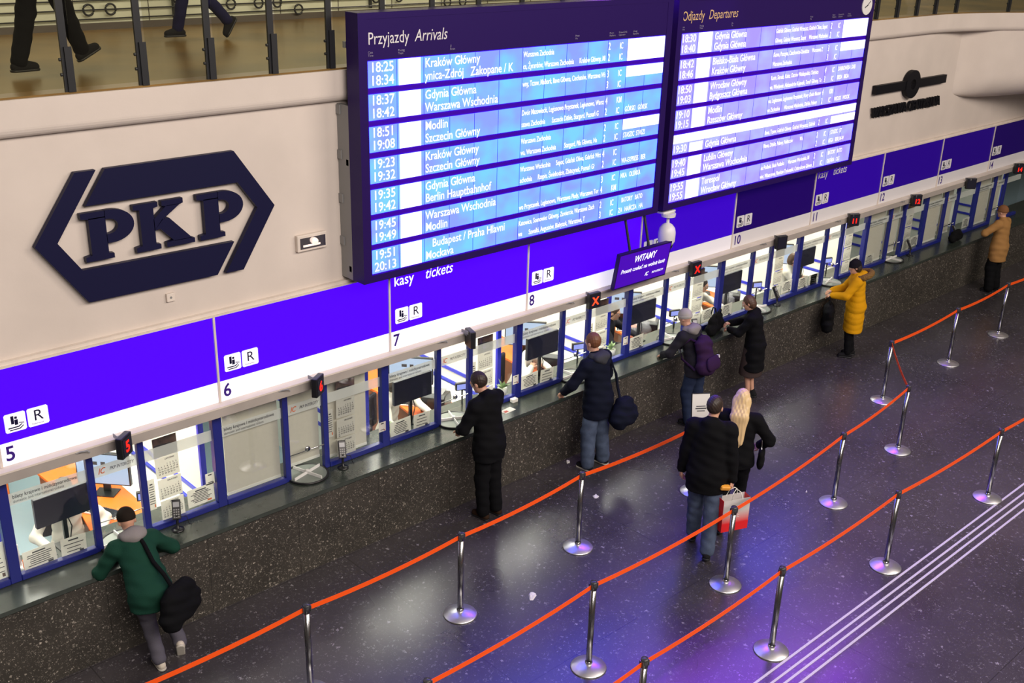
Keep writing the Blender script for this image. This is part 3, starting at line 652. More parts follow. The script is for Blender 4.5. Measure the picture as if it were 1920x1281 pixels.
def belt(a, b, label):
    A_, B_ = Vector((*a, 0.935)), Vector((*b, 0.935)); d = (B_-A_).normalized()*0.036
    P = [A_+d+(B_-A_-2*d)*t+Vector((0, 0, -0.035*4*t*(1-t))) for t in np.linspace(0, 1, 9)]
    c = P[0].copy(); o = MB().ribbon([p-c for p in P], 0.024, 0.003).obj('barrier_belt', M['belt']); o.location = c
    tag(o, label, 'barrier belt', 'orange queue belts')
for row, pts in POSTS.items():
    for i in range(len(pts)-1): belt(pts[i], pts[i+1], 'orange belt, %s span from left %s' % (ORD[i], ROWN[row]))
belt(POSTS['B'][-1], POSTS['D'][0], 'shaded orange belt joining the middle row to the far row')
# A4 notice clipped on the post hidden by the couple
sg = thing('post_notice', 'white printed notice in a dark frame on top of the post behind the couple', 'notice', (9.985, -1.625, 0.985), math.radians(-35))
R = Matrix.Rotation(math.radians(-12), 3, 'X')
MB().box(-0.12, 0.12, 0.0, 0.014, 0.02, 0.36, R).obj('frame', M['black_plastic'], sg)
MB().box(-0.11, 0.11, -0.002, 0.0, 0.03, 0.35, R).obj('sheet', M['paper'], sg)
MB().box(-0.07, 0.07, -0.003, -0.002, 0.16, 0.175, R).box(-0.05, 0.05, -0.003, -0.002, 0.13, 0.142, R).box(-0.06, 0.06, -0.003, -0.002, 0.19, 0.20, R).obj('print', M['ink'], sg)
MB().tube([(0, 0.005, 0.0), (0, 0.005, 0.05)], 0.012).obj('stem', M['chrome'], sg)

# pale guide strips let into the floor
for i, y in enumerate((-4.311, -4.416, -4.500, -4.597)):
    o = MB().box(-12, 22, -0.0125, 0.0125, 0.0, 0.004).obj('guide_strip', M['strip']); o.location = (6, y, 0)
    tag(o, 'long pale floor guide strip, %s of four counted from the belts' % ORD[i], 'guide strip', 'pale guide strips on the floor')
# litter
for (x, y), s, nm, lb in (((8.938, -0.914), 0.07, 'paper_scrap', 'crumpled white paper scrap on the floor behind the person in navy jacket'), ((6.886, -1.907), 0.09, 'paper_scrap', 'torn white paper scrap on the floor between the first and middle belts'), ((9.326, -0.05), 0.05, 'paper_scrap', 'small white scrap at the foot of the counter'), ((11.083, -2.571), 0.025, 'paper_scrap', 'tiny white bit of litter by the middle row belt')):
    mb = MB(); n = 9; ang = [2*PI*i/n for i in range(n)]; rr = [s*random.uniform(0.5, 1.1) for _ in ang]
    ring = [(r*math.cos(a), 0.6*r*math.sin(a), 0.002) for r, a in zip(rr, ang)]; up = [(0.7*p[0], 0.7*p[1], 0.010+0.012*random.random()) for p in ring]
    mb.add(ring+up+[(0, 0, 0.016)], [(i, (i+1) % n, n+(i+1) % n, n+i) for i in range(n)]+[(n+i, n+(i+1) % n, 2*n) for i in range(n)]+[tuple(range(n))[::-1]])
    o = mb.obj(nm, M['paper']); o.location = (x, y, 0); o.rotation_euler.z = 0.7; tag(o, lb, 'litter')

# ================================================================== THINGS BEHIND AND ON THE COUNTER
TZ = 0.942
def note(k, u, z, wd, ht, tilt, label, tlines=6, pic=None, y=0.436, name='window_notice', group='printed notices in the ticket windows'):
    r = thing(name, label, 'notice', (B(k)+u, y, z), 0, group); R = Matrix.Rotation(math.radians(tilt), 3, 'Y')
    MB().box(0, wd, 0, 0.002, 0, ht, R).obj('sheet', M['sheet'], r)
    mb = MB()
    for i in range(tlines):
        zz = ht*(0.82-0.62*i/max(1, tlines-1)); l = random.uniform(0.5, 0.8) if i else 0.4
        mb.box(wd*(0.5-l/2), wd*(0.5+l/2), -0.001, 0, zz-0.004, zz+0.004 if i else zz+0.01, R)
    mb.obj('print', M['ink'], r)
    if pic: MB().box(wd*0.72, wd*0.88, -0.001, 0, ht*0.06, ht*0.16, R).obj('emblem', M[pic], r)
    return r
for k in (5, 7, 8, 9, 10, 11):
    note(k, 0.10, 0.985, 0.30, 0.205, -2, 'left white notice with print at the foot of wide pane %d' % k, 7, 'ink')
    if k not in (9, 10): note(k, 0.44, 1.0, 0.24, 0.185, 2, 'right white notice with print at the foot of wide pane %d' % k, 4, 'ink')
note(12, 0.13, 0.985, 0.30, 0.205, 3, 'white notice leaning behind the wide pane of window 12', 7, 'ink')
note(11, 0.50, 0.985, 0.2, 0.19, 0, 'third small white notice in the wide pane of window 11', 4)
for k in (5, 10, 9, 12, 13, 11):
    note(k, 1.74, 1.03, 0.295, 0.20, -1, 'white notice low in the calendar pane of window %d' % k, 8, 'ink_orange' if k == 5 else 'ink')
note(5, 1.95, 1.22, 0.10, 0.13, 0, 'small photo card above the notice in window 5', 2, 'calendar_photo')
note(4, 1.88, 1.0, 0.17, 0.38, 0, 'white poster cut by the left edge of the photo', 6, 'calendar_photo')
for k in (5, 6, 7, 8, 9, 10, 11):
    note(k, F2*2.1+0.045, 1.28 if k != 5 else 1.16, 0.075, 0.34, 0, 'narrow price strip beside the left post of calendar pane %d' % k, 9, 'ink_orange', name='price_strip')
for k in (6, 7, 8):
    note(k, 1.985, 1.16, 0.10, 0.12, 0, 'small square sticker on the frame right of window %d' % k, 2, 'ink_red', y=0.372, name='frame_sticker')

def calendar_proto():
    r = thing('wall_calendar', 'x', 'calendar')
    MB().box(-0.125, 0.125, 0, 0.003, 0.72, 0.93).obj('header_photo', M['calendar_photo'], r)
    h = MB().prism([(-0.11, 0.80), (0.06, 0.80), (0.10, 0.82), (0.05, 0.85), (-0.11, 0.86)], -0.001, 0).obj('train_picture', mat('calendar_train', (0.02, 0.02, 0.025), 0.4), r)
    for i in range(3):
        z = 0.49-0.24*i
        s = MB().box(-0.123+0.004*i, 0.123+0.004*i, -0.001-0.002*i, 0.002-0.002*i, z, z+0.225).obj('month_sheet', M['sheet'], r)
        mb = MB()
        n = [31, 30, 31][i]; off = [3, 6, 1][i]; y = -0.003-0.002*i
        for d in range(1, n+1):
            c = (d-1+off) % 7; rw = (d-1+off)//7
            mb.text(str(d), -0.098+0.031*c, z+0.135-0.025*rw, y, 0.022, 0.03)
        mb.text(['LISTOPAD', 'GRUDZIEŃ', 'STYCZEŃ'][i], -0.02, z+0.190, y, 0.022, 0.03)
        mb.obj('print', M['ink'], s)
    return r
pc = None
for k in range(5, 13):
    if pc is None: o = pc = calendar_proto()
    else: o = copy_tree(pc)
    o.location = (B(k)+1.57, 0.438, 0.985); o.rotation_euler.y = random.uniform(-0.015, 0.03)
    o['label'] = 'three month paper calendar with a dark train picture hanging in window %d' % k; o['group'] = 'calendars in the ticket windows'

def turntable_proto():
    r = thing('ticket_turntable', 'x', 'turntable')
    MB().lathe([(0.0, 0.0), (0.232, 0.0), (0.236, 0.006), (0.236, 0.020), (0.222, 0.024), (0.218, 0.014), (0.0, 0.012)], n=44).obj('dish', M['black_plastic'], r, True)
    MB().lathe([(0.0, 0.012), (0.212, 0.012), (0.212, 0.016), (0.0, 0.017)], n=40).obj('plate', mat('steel_dish', (0.22, 0.25, 0.23), 0.35, 0.2), r)
    MB().box(-0.205, 0.205, -0.005, 0.005, 0.017, 0.05).box(-0.005, 0.005, -0.205, 0.205, 0.017, 0.05).lathe([(0.0, 0.05), (0.02, 0.05), (0.02, 0.064), (0.0, 0.066)], n=12).obj('divider', M['white_plastic'], r)
    return r
pt = None
for k in (5, 6, 7, 8, 9, 10, 11, 12):
    if pt is None: o = pt = turntable_proto()
    else: o = copy_tree(pt)
    o.location = (B(k)+1.03, 0.40, TZ); o.rotation_euler.z = random.uniform(-0.5, 0.5)
    o['label'] = 'round ticket turntable set under the narrow pane of window %d' % k; o['group'] = 'ticket turntables on the counter'

def terminal_proto():
    r = thing('card_terminal', 'x', 'card terminal')
    MB().lathe([(0.0, 0.0), (0.06, 0.0), (0.062, 0.010), (0.02, 0.018), (0.0, 0.018)], n=20).obj('foot', M['black_plastic'], r, True)
    MB().tube([(0, 0.0, 0.012), (0, 0.01, 0.10), (0, 0.0, 0.17)], 0.014).obj('stem', M['black_plastic'], r, True)
    R = Matrix.Rotation(math.radians(-28), 3, 'X'); o_ = (0, 0.0, 0.12)
    b = MB().box(-0.042, 0.042, -0.025, 0.015, 0.0, 0.20, R, o_).obj('body', M['black_plastic'], r, bevel=0.008)
    MB().box(-0.030, 0.030, -0.0265, -0.025, 0.125, 0.175, R, o_).obj('screen', mat('terminal_screen', (0.35, 0.36, 0.38), 0.3), b)
    mb = MB()
    for i in range(4):
        for j in range(3): mb.box(-0.028+0.021*j, -0.014+0.021*j, -0.0275, -0.025, 0.02+0.024*i, 0.034+0.024*i, R, o_)
    mb.obj('keypad', M['grey_plastic'], b)
    MB().tube([(0.02, 0.02, 0.14), (0.09, 0.05, 0.12), (0.11, 0.03, 0.04), (0.13, 0.08, 0.004)], 0.004, 6).obj('cable', M['black_plastic'], r, True)
    return r
pp = None
for k, x, y, rz in ((5, 4.02, 0.27, -0.5), (6, 6.01, 0.28, -0.5), (9, 12.19, 0.20, -0.5), (10, 14.44, 0.30, 0.2), (12, 18.74, 0.30, 0.5), (13, 20.40, 0.24, 0.4)):
    if pp is None: o = pp = terminal_proto()
    else: o = copy_tree(pp)
    o.location = (x, y, TZ); o.rotation_euler.z = rz
    o['label'] = 'black card terminal on a stand on the counter before window %d' % k; o['group'] = 'card terminals on the counter'

# desks, screens and machines of the open offices
def monitor_proto():
    r = thing('customer_monitor', 'x', 'monitor')
    b = MB().box(-0.285, 0.285, -0.02, 0.03, 0.32, 0.63).obj('housing', M['screen_off'], r, bevel=0.008)
    MB().box(-0.27, 0.27, 0.03, 0.032, 0.335, 0.615).obj('screen', M['office_screen'], b)
    MB().box(-0.02, 0.02, 0.03, 0.06, 0.0, 0.45).obj('stand', M['black_plastic'], r)
    MB().box(-0.10, 0.10, -0.02, 0.14, 0.0, 0.012).obj('foot', M['black_plastic'], r)
    MB().tube([(0.03, 0.04, 0.33), (0.06, 0.03, 0.2), (0.03, 0.05, 0.02)], 0.006, 6).obj('cable', M['black_plastic'], r, True)
    return r
def desk_proto():
    r = thing('office_desk', 'x', 'desk')
    MB().prism([(0.98, 0.86), (1.62, 0.86), (1.62, 2.85), (1.02, 2.85), (1.08, 1.75), (0.98, 1.15)], 0.72, 0.75, 'z').obj('top', M['orange_desk'], r)
    MB().box(1.08, 1.11, 1.2, 2.8, 0.0, 0.72).obj('side_panel', M['brown_desk'], r)
    MB().box(1.64, 2.05, 0.90, 2.85, 0.0, 0.70).obj('side_cabinet', M['wall_white'], r)
    MB().box(1.08, 1.62, 0.87, 0.89, 0.0, 0.72).obj('front_panel', M['brown_desk'], r)
    return r
def work_screen_proto():
    r = thing('work_screen', 'x', 'monitor')
    b = MB().box(-0.30, 0.30, -0.02, 0.03, 0.12, 0.50).obj('housing', M['black_plastic'], r, bevel=0.006)
    s = MB().box(-0.285, 0.285, -0.022, -0.02, 0.135, 0.485).obj('screen', M['office_screen'], b)
    MB().box(-0.12, -0.05, -0.0235, -0.022, 0.36, 0.40).box(-0.01, 0.04, -0.0235, -0.022, 0.36, 0.40).obj('window_mark', M['ink'], s)
    MB().box(-0.04, 0.04, 0.03, 0.05, 0.0, 0.3).box(-0.12, 0.12, -0.08, 0.1, 0.0, 0.012).obj('stand', M['black_plastic'], r)
    return r
def keyboard_proto():
    r = thing('keyboard', 'x', 'keyboard')
    b = MB().box(-0.22, 0.22, -0.08, 0.08, 0, 0.022).obj('base', M['paper'], r, bevel=0.005)
    mb = MB()
    for i in range(5):
        for j in range(15): mb.box(-0.205+0.0272*j, -0.182+0.0272*j, -0.07+0.028*i, -0.046+0.028*i, 0.022, 0.030)
    mb.obj('keys', M['black_plastic'], r)
    return r
def printer_proto():
    r = thing('ticket_printer', 'x', 'printer')
    MB().prism([(0, 0), (0.36, 0), (0.36, 0.10), (0.30, 0.20), (0.05, 0.24), (0, 0.20)], -0.16, 0.16).obj('housing', M['black_plastic'], r, bevel=0.01)
    MB().box(0.08, 0.28, -0.11, 0.11, 0.222, 0.234).obj('lid', M['grey_plastic'], r)
    MB().box(0.30, 0.362, -0.12, 0.12, 0.05, 0.07).obj('slot', M['paper'], r)
    return r
P = {}
def place(kind, mk, loc, rz, label, group):
    if kind not in P: o = P[kind] = mk()
    else: o = copy_tree(P[kind])
    o.location = loc; o.rotation_euler.z = rz; o['label'] = label; o['group'] = group; return o
for k in (5, 7, 8, 9, 10, 11):
    x = B(k)
    place('mon', monitor_proto, (x+0.60+(0.08 if k in (8,) else 0), 0.66, TZ), 0.0 if k != 5 else 0.06, 'dark back of the customer monitor standing behind wide pane %d' % k, 'monitors behind the windows')
    place('desk', desk_proto, (x, 0, 0), 0, 'orange topped desk inside ticket office %d' % k, 'orange office desks')
    place('scr', work_screen_proto, (x+1.42, 1.75, 0.75), math.radians(-48), 'lit work screen on the orange desk of office %d' % k, 'lit work screens')
    place('kb', keyboard_proto, (x+1.22, 1.38, 0.75), math.radians(-62 if k == 5 else -50), 'pale keyboard with dark keys on the orange desk of office %d' % k, 'office keyboards')
    if k in (8, 9, 10, 7): place('prn', printer_proto, (x+1.22, 1.05, 0.75), math.radians(35), 'black ticket printer on the desk of office %d' % k, 'ticket printers')
    # small customer display on an arm in the narrow pane
    r = thing('price_display', 'small blue lit price display on a bracket behind narrow pane %d' % k, 'display', (x+1.42, 0.70, TZ), math.radians(-20), 'small price displays')
    MB().box(-0.09, 0.09, -0.02, 0.025, 0.20, 0.30).obj('housing', M['black_plastic'], r, bevel=0.006)
    MB().box(-0.075, 0.075, -0.022, -0.02, 0.215, 0.285).obj('screen', M['lcd_small'], r)
    MB().tube([(0, 0, 0), (0, 0, 0.2)], 0.012).obj('stem', M['black_plastic'], r)
def cabinet(k, x, y, lab):
    r = thing('office_cabinet', lab, 'cabinet', (x, y, 0), 0, 'orange cabinets at the back of the offices')
    MB().box(-0.4, 0.4, 0, 0.45, 0, 1.15).obj('carcass', M['brown_desk'], r)
    for s in (-1, 1):
        d = MB().box(min(0.01*s, 0.39*s), max(0.01*s, 0.39*s), -0.02, 0, 0.04, 1.12).obj('door', M['orange_desk'], r)
        MB().box(0.05*s-0.008, 0.05*s+0.008, -0.035, -0.02, 0.55, 0.68).obj('handle', M['chrome'], d)
    MB().box(-0.41, 0.41, -0.02, 0.46, 1.15, 1.18).obj('top', M['paper'], r)
for k in (5, 7, 8, 9, 10, 11): cabinet(k, B(k)+0.55, 3.55, 'orange door cabinet at the back of office %d' % k)
# odds and ends on the inner ledge
def plant(x, y, z, lab):
    r = thing('potted_plant', lab, 'plant', (x, y, z), 0, 'small potted plants in the windows')
    MB().lathe([(0.0, 0), (0.05, 0), (0.065, 0.10), (0.055, 0.10), (0.0, 0.09)], n=16).obj('pot', M['paper'], r, True)
    mb = MB()
    for i in range(26):
        a = random.uniform(0, 2*PI); l = random.uniform(0.07, 0.15); t = random.uniform(0.2, 1.2)
        R = Matrix.Rotation(a, 3, 'Z') @ Matrix.Rotation(t, 3, 'Y')
        q = [R @ Vector(p) + Vector((0, 0, 0.09)) for p in ((0, 0, 0), (0, 0.018, l*0.6), (0.01, 0, l), (0, -0.018, l*0.6), (0.006, 0, l*0.5))]
        mb.add(q, [(0, 1, 4), (1, 2, 4), (2, 3, 4), (3, 0, 4), (3, 2, 1, 0)])
    mb.obj('leaves', mat('pale_leaf', (0.30, 0.42, 0.20), 0.5), r)
plant(B(7)+0.14, 0.56, TZ, 'pale green potted plant behind the left corner of window 7')
plant(B(9)-0.12, 0.58, TZ, 'small potted plant left of the double post of window 9')
plant(B(8)-0.10, 0.58, TZ, 'small potted plant left of the double post of window 8')
r = thing('pen_cup', 'small dish with an orange and violet trinket behind window 5', 'trinket', (B(5)+0.16, 0.55, TZ))
MB().lathe([(0, 0), (0.07, 0), (0.08, 0.05), (0.07, 0.05), (0, 0.04)], n=18).obj('dish', M['white_plastic'], r, True)
MB().lathe([(0, 0.045), (0.04, 0.06), (0.05, 0.10), (0.03, 0.14), (0, 0.15)], (0.03, 0.02, 0), 14).obj('ball', mat('violet_ball', (0.10, 0.05, 0.5), 0.3), r, True)
MB().box(-0.05, -0.02, -0.075, -0.03, 0.03, 0.13).obj('tag', M['orange_desk'], r)
MB().tube([(-0.05, 0.03, 0.05), (-0.06, 0.03, 0.27)], 0.012).obj('bottle', M['white_plastic'], r)
r = thing('juice_bottle', 'small red bottle behind the left corner of window 8', 'bottle', (B(8)+0.13, 0.56, TZ))
MB().lathe([(0, 0), (0.03, 0), (0.032, 0.11), (0.014, 0.15), (0.014, 0.17), (0, 0.17)], n=14).obj('body', mat('red_bottle', (0.6, 0.06, 0.03), 0.3), r, True)
MB().lathe([(0.016, 0.165), (0.016, 0.19), (0, 0.19)], n=12).obj('cap', M['orange_desk'], r)
# plastic bags heaped on desks
def lump(mb, c, r, n=14, seed=0):
    rnd = random.Random(seed); vs = []; fs = []; m = 8
    for i in range(m+1):
        for j in range(n):
            a = PI*i/m; b = 2*PI*j/n; q = 1+0.22*math.sin(3*b+seed+2*a)+rnd.uniform(-0.12, 0.12)
            vs.append((c[0]+r[0]*q*math.sin(a)*math.cos(b), c[1]+r[1]*q*math.sin(a)*math.sin(b), max(0.0, c[2]+r[2]*q*math.cos(a))))
    for i in range(m):
        for j in range(n): fs.append((i*n+j, (i+1)*n+j, (i+1)*n+(j+1) % n, i*n+(j+1) % n))
    return mb.add(vs, fs)
for k, s in ((8, 1), (9, 2), (10, 3)):
    o = lump(MB(), (0, 0, 0.11), (0.18, 0.15, 0.14), seed=s).obj('plastic_bag', M['clear'], None, True); o.location = (B(k)+1.16, 1.14 if k != 8 else 1.30, 0.75)
    o.location.z = 0.75
    tag(o, 'crumpled clear plastic bag on the desk of office %d' % k, 'bag', 'clear plastic bags on the desks')
o = MB().box(0, 0.09, 0, 0.06, 0, 0.05).obj('small_box', M['paper'], None, bevel=0.006); o.location = (8.62, 0.30, TZ); tag(o, 'small white box on the counter at the post between windows 7 and 8', 'box')
o = MB().box(0, 0.19, 0, 0.10, 0, 0.004).obj('leaflet', M['paper']); o.location = (8.34, 0.13, TZ); o.rotation_euler.z = 0.1
MB().box(0.02, 0.08, 0.02, 0.06, 0.004, 0.005).obj('print', M['ink_red'], o); tag(o, 'leaflet lying on the counter beside the man in the long black coat', 'leaflet')

# ================================================================== PEOPLE (smooth-blended distance fields turned into one surface each)
def V(*a): return np.array(a, dtype=np.float32)
def surface_net(F, o, h):
    S = F < 0; nx, ny, nz = F.shape
    c = np.zeros((nx-1, ny-1, nz-1), np.int8)
    for i in (0, 1):
        for j in (0, 1):
            for k in (0, 1): c += S[i:nx-1+i, j:ny-1+j, k:nz-1+k]
    cells = np.argwhere((c > 0) & (c < 8)); idx = -np.ones(c.shape, np.int64); idx[tuple(cells.T)] = np.arange(len(cells))
    acc = np.zeros((len(cells), 3)); cnt = np.zeros(len(cells))
    cor = [(i, j, k) for i in (0, 1) for j in (0, 1) for k in (0, 1)]
    vals = {q: F[cells[:, 0]+q[0], cells[:, 1]+q[1], cells[:, 2]+q[2]] for q in cor}
    for a in cor:
        for ax in range(3):
            if a[ax]: continue
            b = list(a); b[ax] = 1; b = tuple(b); va, vb = vals[a], vals[b]; mk = (va < 0) != (vb < 0)
            t = np.where(mk, va/np.where(mk, va-vb, 1), 0); p = np.repeat(np.array([a], float), len(cells), 0); p[:, ax] += t
            acc[mk] += p[mk]; cnt[mk] += 1
    verts = (cells+acc/cnt[:, None])*h+np.array(o); faces = []
    for ax in range(3):
        sl = [slice(None)]*3; sl2 = [slice(None)]*3; sl[ax] = slice(0, -1); sl2[ax] = slice(1, None)
        d = S[tuple(sl)] != S[tuple(sl2)]; e = np.argwhere(d); u, v = (ax+1) % 3, (ax+2) % 3
        ok = (e[:, u] > 0) & (e[:, v] > 0) & (e[:, u] < F.shape[u]-1) & (e[:, v] < F.shape[v]-1); e = e[ok]
        def cid(du, dv):
            q = e.copy(); q[:, u] += du; q[:, v] += dv; return idx[tuple(q.T)]
        f = np.stack([cid(-1, -1), cid(0, -1), cid(0, 0), cid(-1, 0)], 1); ins = S[tuple(e.T)]
        f[~ins] = f[~ins][:, ::-1]; faces.append(f)
    return verts, np.concatenate(faces)
class SDF:
    """list of blended primitives; frames let torso and head lean"""
    def __init__(s, k=0.03): s.p = []; s.k = k; s.cut = []; s.bump = None
    def cone(s, a, b, ra, rb, sc=(1, 1), fr=None, k=None): s.p.append(('c', V(*a), V(*b), ra, rb, sc, fr, s.k if k is None else k)); return s
    def ell(s, c, r, fr=None, k=None): s.p.append(('e', V(*c), V(*r), 0, 0, (1, 1), fr, s.k if k is None else k)); return s
    def sub(s, c, r, fr=None): s.cut.append(('e', V(*c), V(*r), fr)); return s
    def half(s, n, d, fr=None): s.cut.append(('h', V(*n), d, fr)); return s     # keep n.p < d
    def local(s, Pn, fr):
        if fr is None: return Pn
        R, pv = fr; return (Pn-pv) @ R + pv
    def bounds(s, pad):
        lo = np.full(3, 9.0); hi = -lo
        for t, a, b, ra, rb, sc, fr, k in s.p:
            if t == 'c': pts = [(a, ra*max(1, *sc)), (b, rb*max(1, *sc))]
            else: pts = [(a, float(max(b)))]
            for q, r in pts:
                if fr is not None: R, pv = fr; q = (q-pv) @ R.T + pv
                lo = np.minimum(lo, q-r-pad); hi = np.maximum(hi, q+r+pad)
        return lo, hi
    def field(s, Pn):
        D = None
        for t, a, b, ra, rb, sc, fr, k in s.p:
            Q = s.local(Pn, fr)
            if t == 'c':
                w3 = V(sc[0], sc[1], 1); q = Q/w3; A, Bv = a/w3, b/w3; ab = Bv-A; L = float(ab @ ab)+1e-9
                tt = np.clip(((q-A) @ ab)/L, 0, 1); d = (np.linalg.norm(q-A-tt[:, None]*ab, axis=1)-(ra+(rb-ra)*tt))*min(1, *sc)
            else:
                u = (Q-a)/b; k0 = np.linalg.norm(u, axis=1)+1e-6; k1 = np.linalg.norm((Q-a)/(b*b), axis=1)+1e-6; d = k0*(k0-1)/k1
            if D is None: D = d
            else:
                hh = np.clip(0.5+0.5*(D-d)/k, 0, 1); D = D*(1-hh)+d*hh-k*hh*(1-hh)
        if s.bump: D = D+s.bump(Pn)
        for c in s.cut:
            Q = s.local(Pn, c[3])
            if c[0] == 'e':
                u = (Q-c[1])/c[2]; k0 = np.linalg.norm(u, axis=1)+1e-6; k1 = np.linalg.norm((Q-c[1])/(c[2]*c[2]), axis=1)+1e-6; D = np.maximum(D, -k0*(k0-1)/k1)
            else: D = np.maximum(D, Q @ c[1]-c[2])
        return D
    def mesh(s, h):
        lo, hi = s.bounds(2.5*h+0.012); n = np.ceil((hi-lo)/h).astype(int)+1
        ax = [lo[i]+h*np.arange(n[i], dtype=np.float32) for i in range(3)]
        G = np.stack(np.meshgrid(*ax, indexing='ij'), -1).reshape(-1, 3).astype(np.float32)
        F = np.concatenate([s.field(G[i:i+200000]) for i in range(0, len(G), 200000)]).reshape(n)
        return surface_net(F, lo, h)
def np_obj(name, parts, mats, parent, smooth=True):
    mb = MB()
    for i, (v, f) in enumerate(parts): mb.m = i if len(mats) > 1 else 0; mb.add(v, f)
    return mb.obj(name, mats, parent, smooth)
def rot(ax, deg):
    return np.array(Matrix.Rotation(math.radians(deg), 3, ax), dtype=np.float32)
def ik(a, t, l1, l2, pole):
    d = t-a; L = min(float(np.linalg.norm(d)), 0.998*(l1+l2)); n = d/np.linalg.norm(d)
    x = (l1*l1-l2*l2+L*L)/(2*L); hgt = math.sqrt(max(0, l1*l1-x*x)); p = pole-n*float(pole @ n); p = p/(np.linalg.norm(p)+1e-6)
    return a+n*x+p*hgt, a+n*L
def hand_parts(wr, d, nrm, side, curl, s=1.0):
    """palm, four unequal bent fingers and a side thumb; d = pointing, nrm = palm facing"""
    d = d/np.linalg.norm(d); nrm = nrm-d*float(nrm @ d); nrm = nrm/np.linalg.norm(nrm); lat = np.cross(d, nrm)*side
    H = SDF(0.008); K = wr+d*0.088*s
    for o in (-0.028, -0.009, 0.009, 0.027): H.cone(wr+lat*o*0.6*s, K+lat*o*s, 0.016*s, 0.0125*s, k=0.02)
    for o, l, c in ((-0.028, 0.86, 1.1), (-0.0095, 0.98, 1.05), (0.0095, 1.0, 1.0), (0.028, 0.80, 1.15)):
        p = K+lat*o*s; a = 0.15
        for seg, r0, r1 in ((0.040, 0.0098, 0.0090), (0.028, 0.0090, 0.0083), (0.021, 0.0083, 0.0070)):
            a += curl*c*0.55; q = p+(d*math.cos(a)+nrm*math.sin(a))*seg*l*s; H.cone(p, q, r0*s, r1*s, k=0.004); p = q
    p = wr+lat*(-0.030)*s+d*0.022*s
    for v, seg, r0, r1 in ((d*0.75-lat*0.65+nrm*0.25, 0.042, 0.014, 0.011), (d*0.92-lat*0.2+nrm*0.35, 0.030, 0.011, 0.0085)):
        v = v/np.linalg.norm(v); q = p+v*seg*s; H.cone(p, q, r0*s, r1*s, k=0.008); p = q
    return H
M['skin'] = mat('skin', (0.62, 0.34, 0.23), 0.5)
M['skin_hand'] = M['skin']
M['eye'] = mat('eye_white', (0.7, 0.7, 0.7), 0.3)
M['sole'] = mat('pale_sole', (0.55, 0.52, 0.45), 0.6)
def fold(amp, seed=0.0, vert=0.0):
    def f(P):
        x, y, z = P[:, 0], P[:, 1], P[:, 2]
        return amp*(np.sin(31*x+11*z+seed)*np.sin(23*z-9*y+seed*2)+0.6*np.sin(57*z+19*x+13*y+seed))
    return f
def quilt(amp, pitch):
    def f(P): return amp*(1-np.abs(np.sin(PI*(P[:, 2]+0.25*np.abs(P[:, 0]))/pitch))**0.6)-amp*0.3
    return f
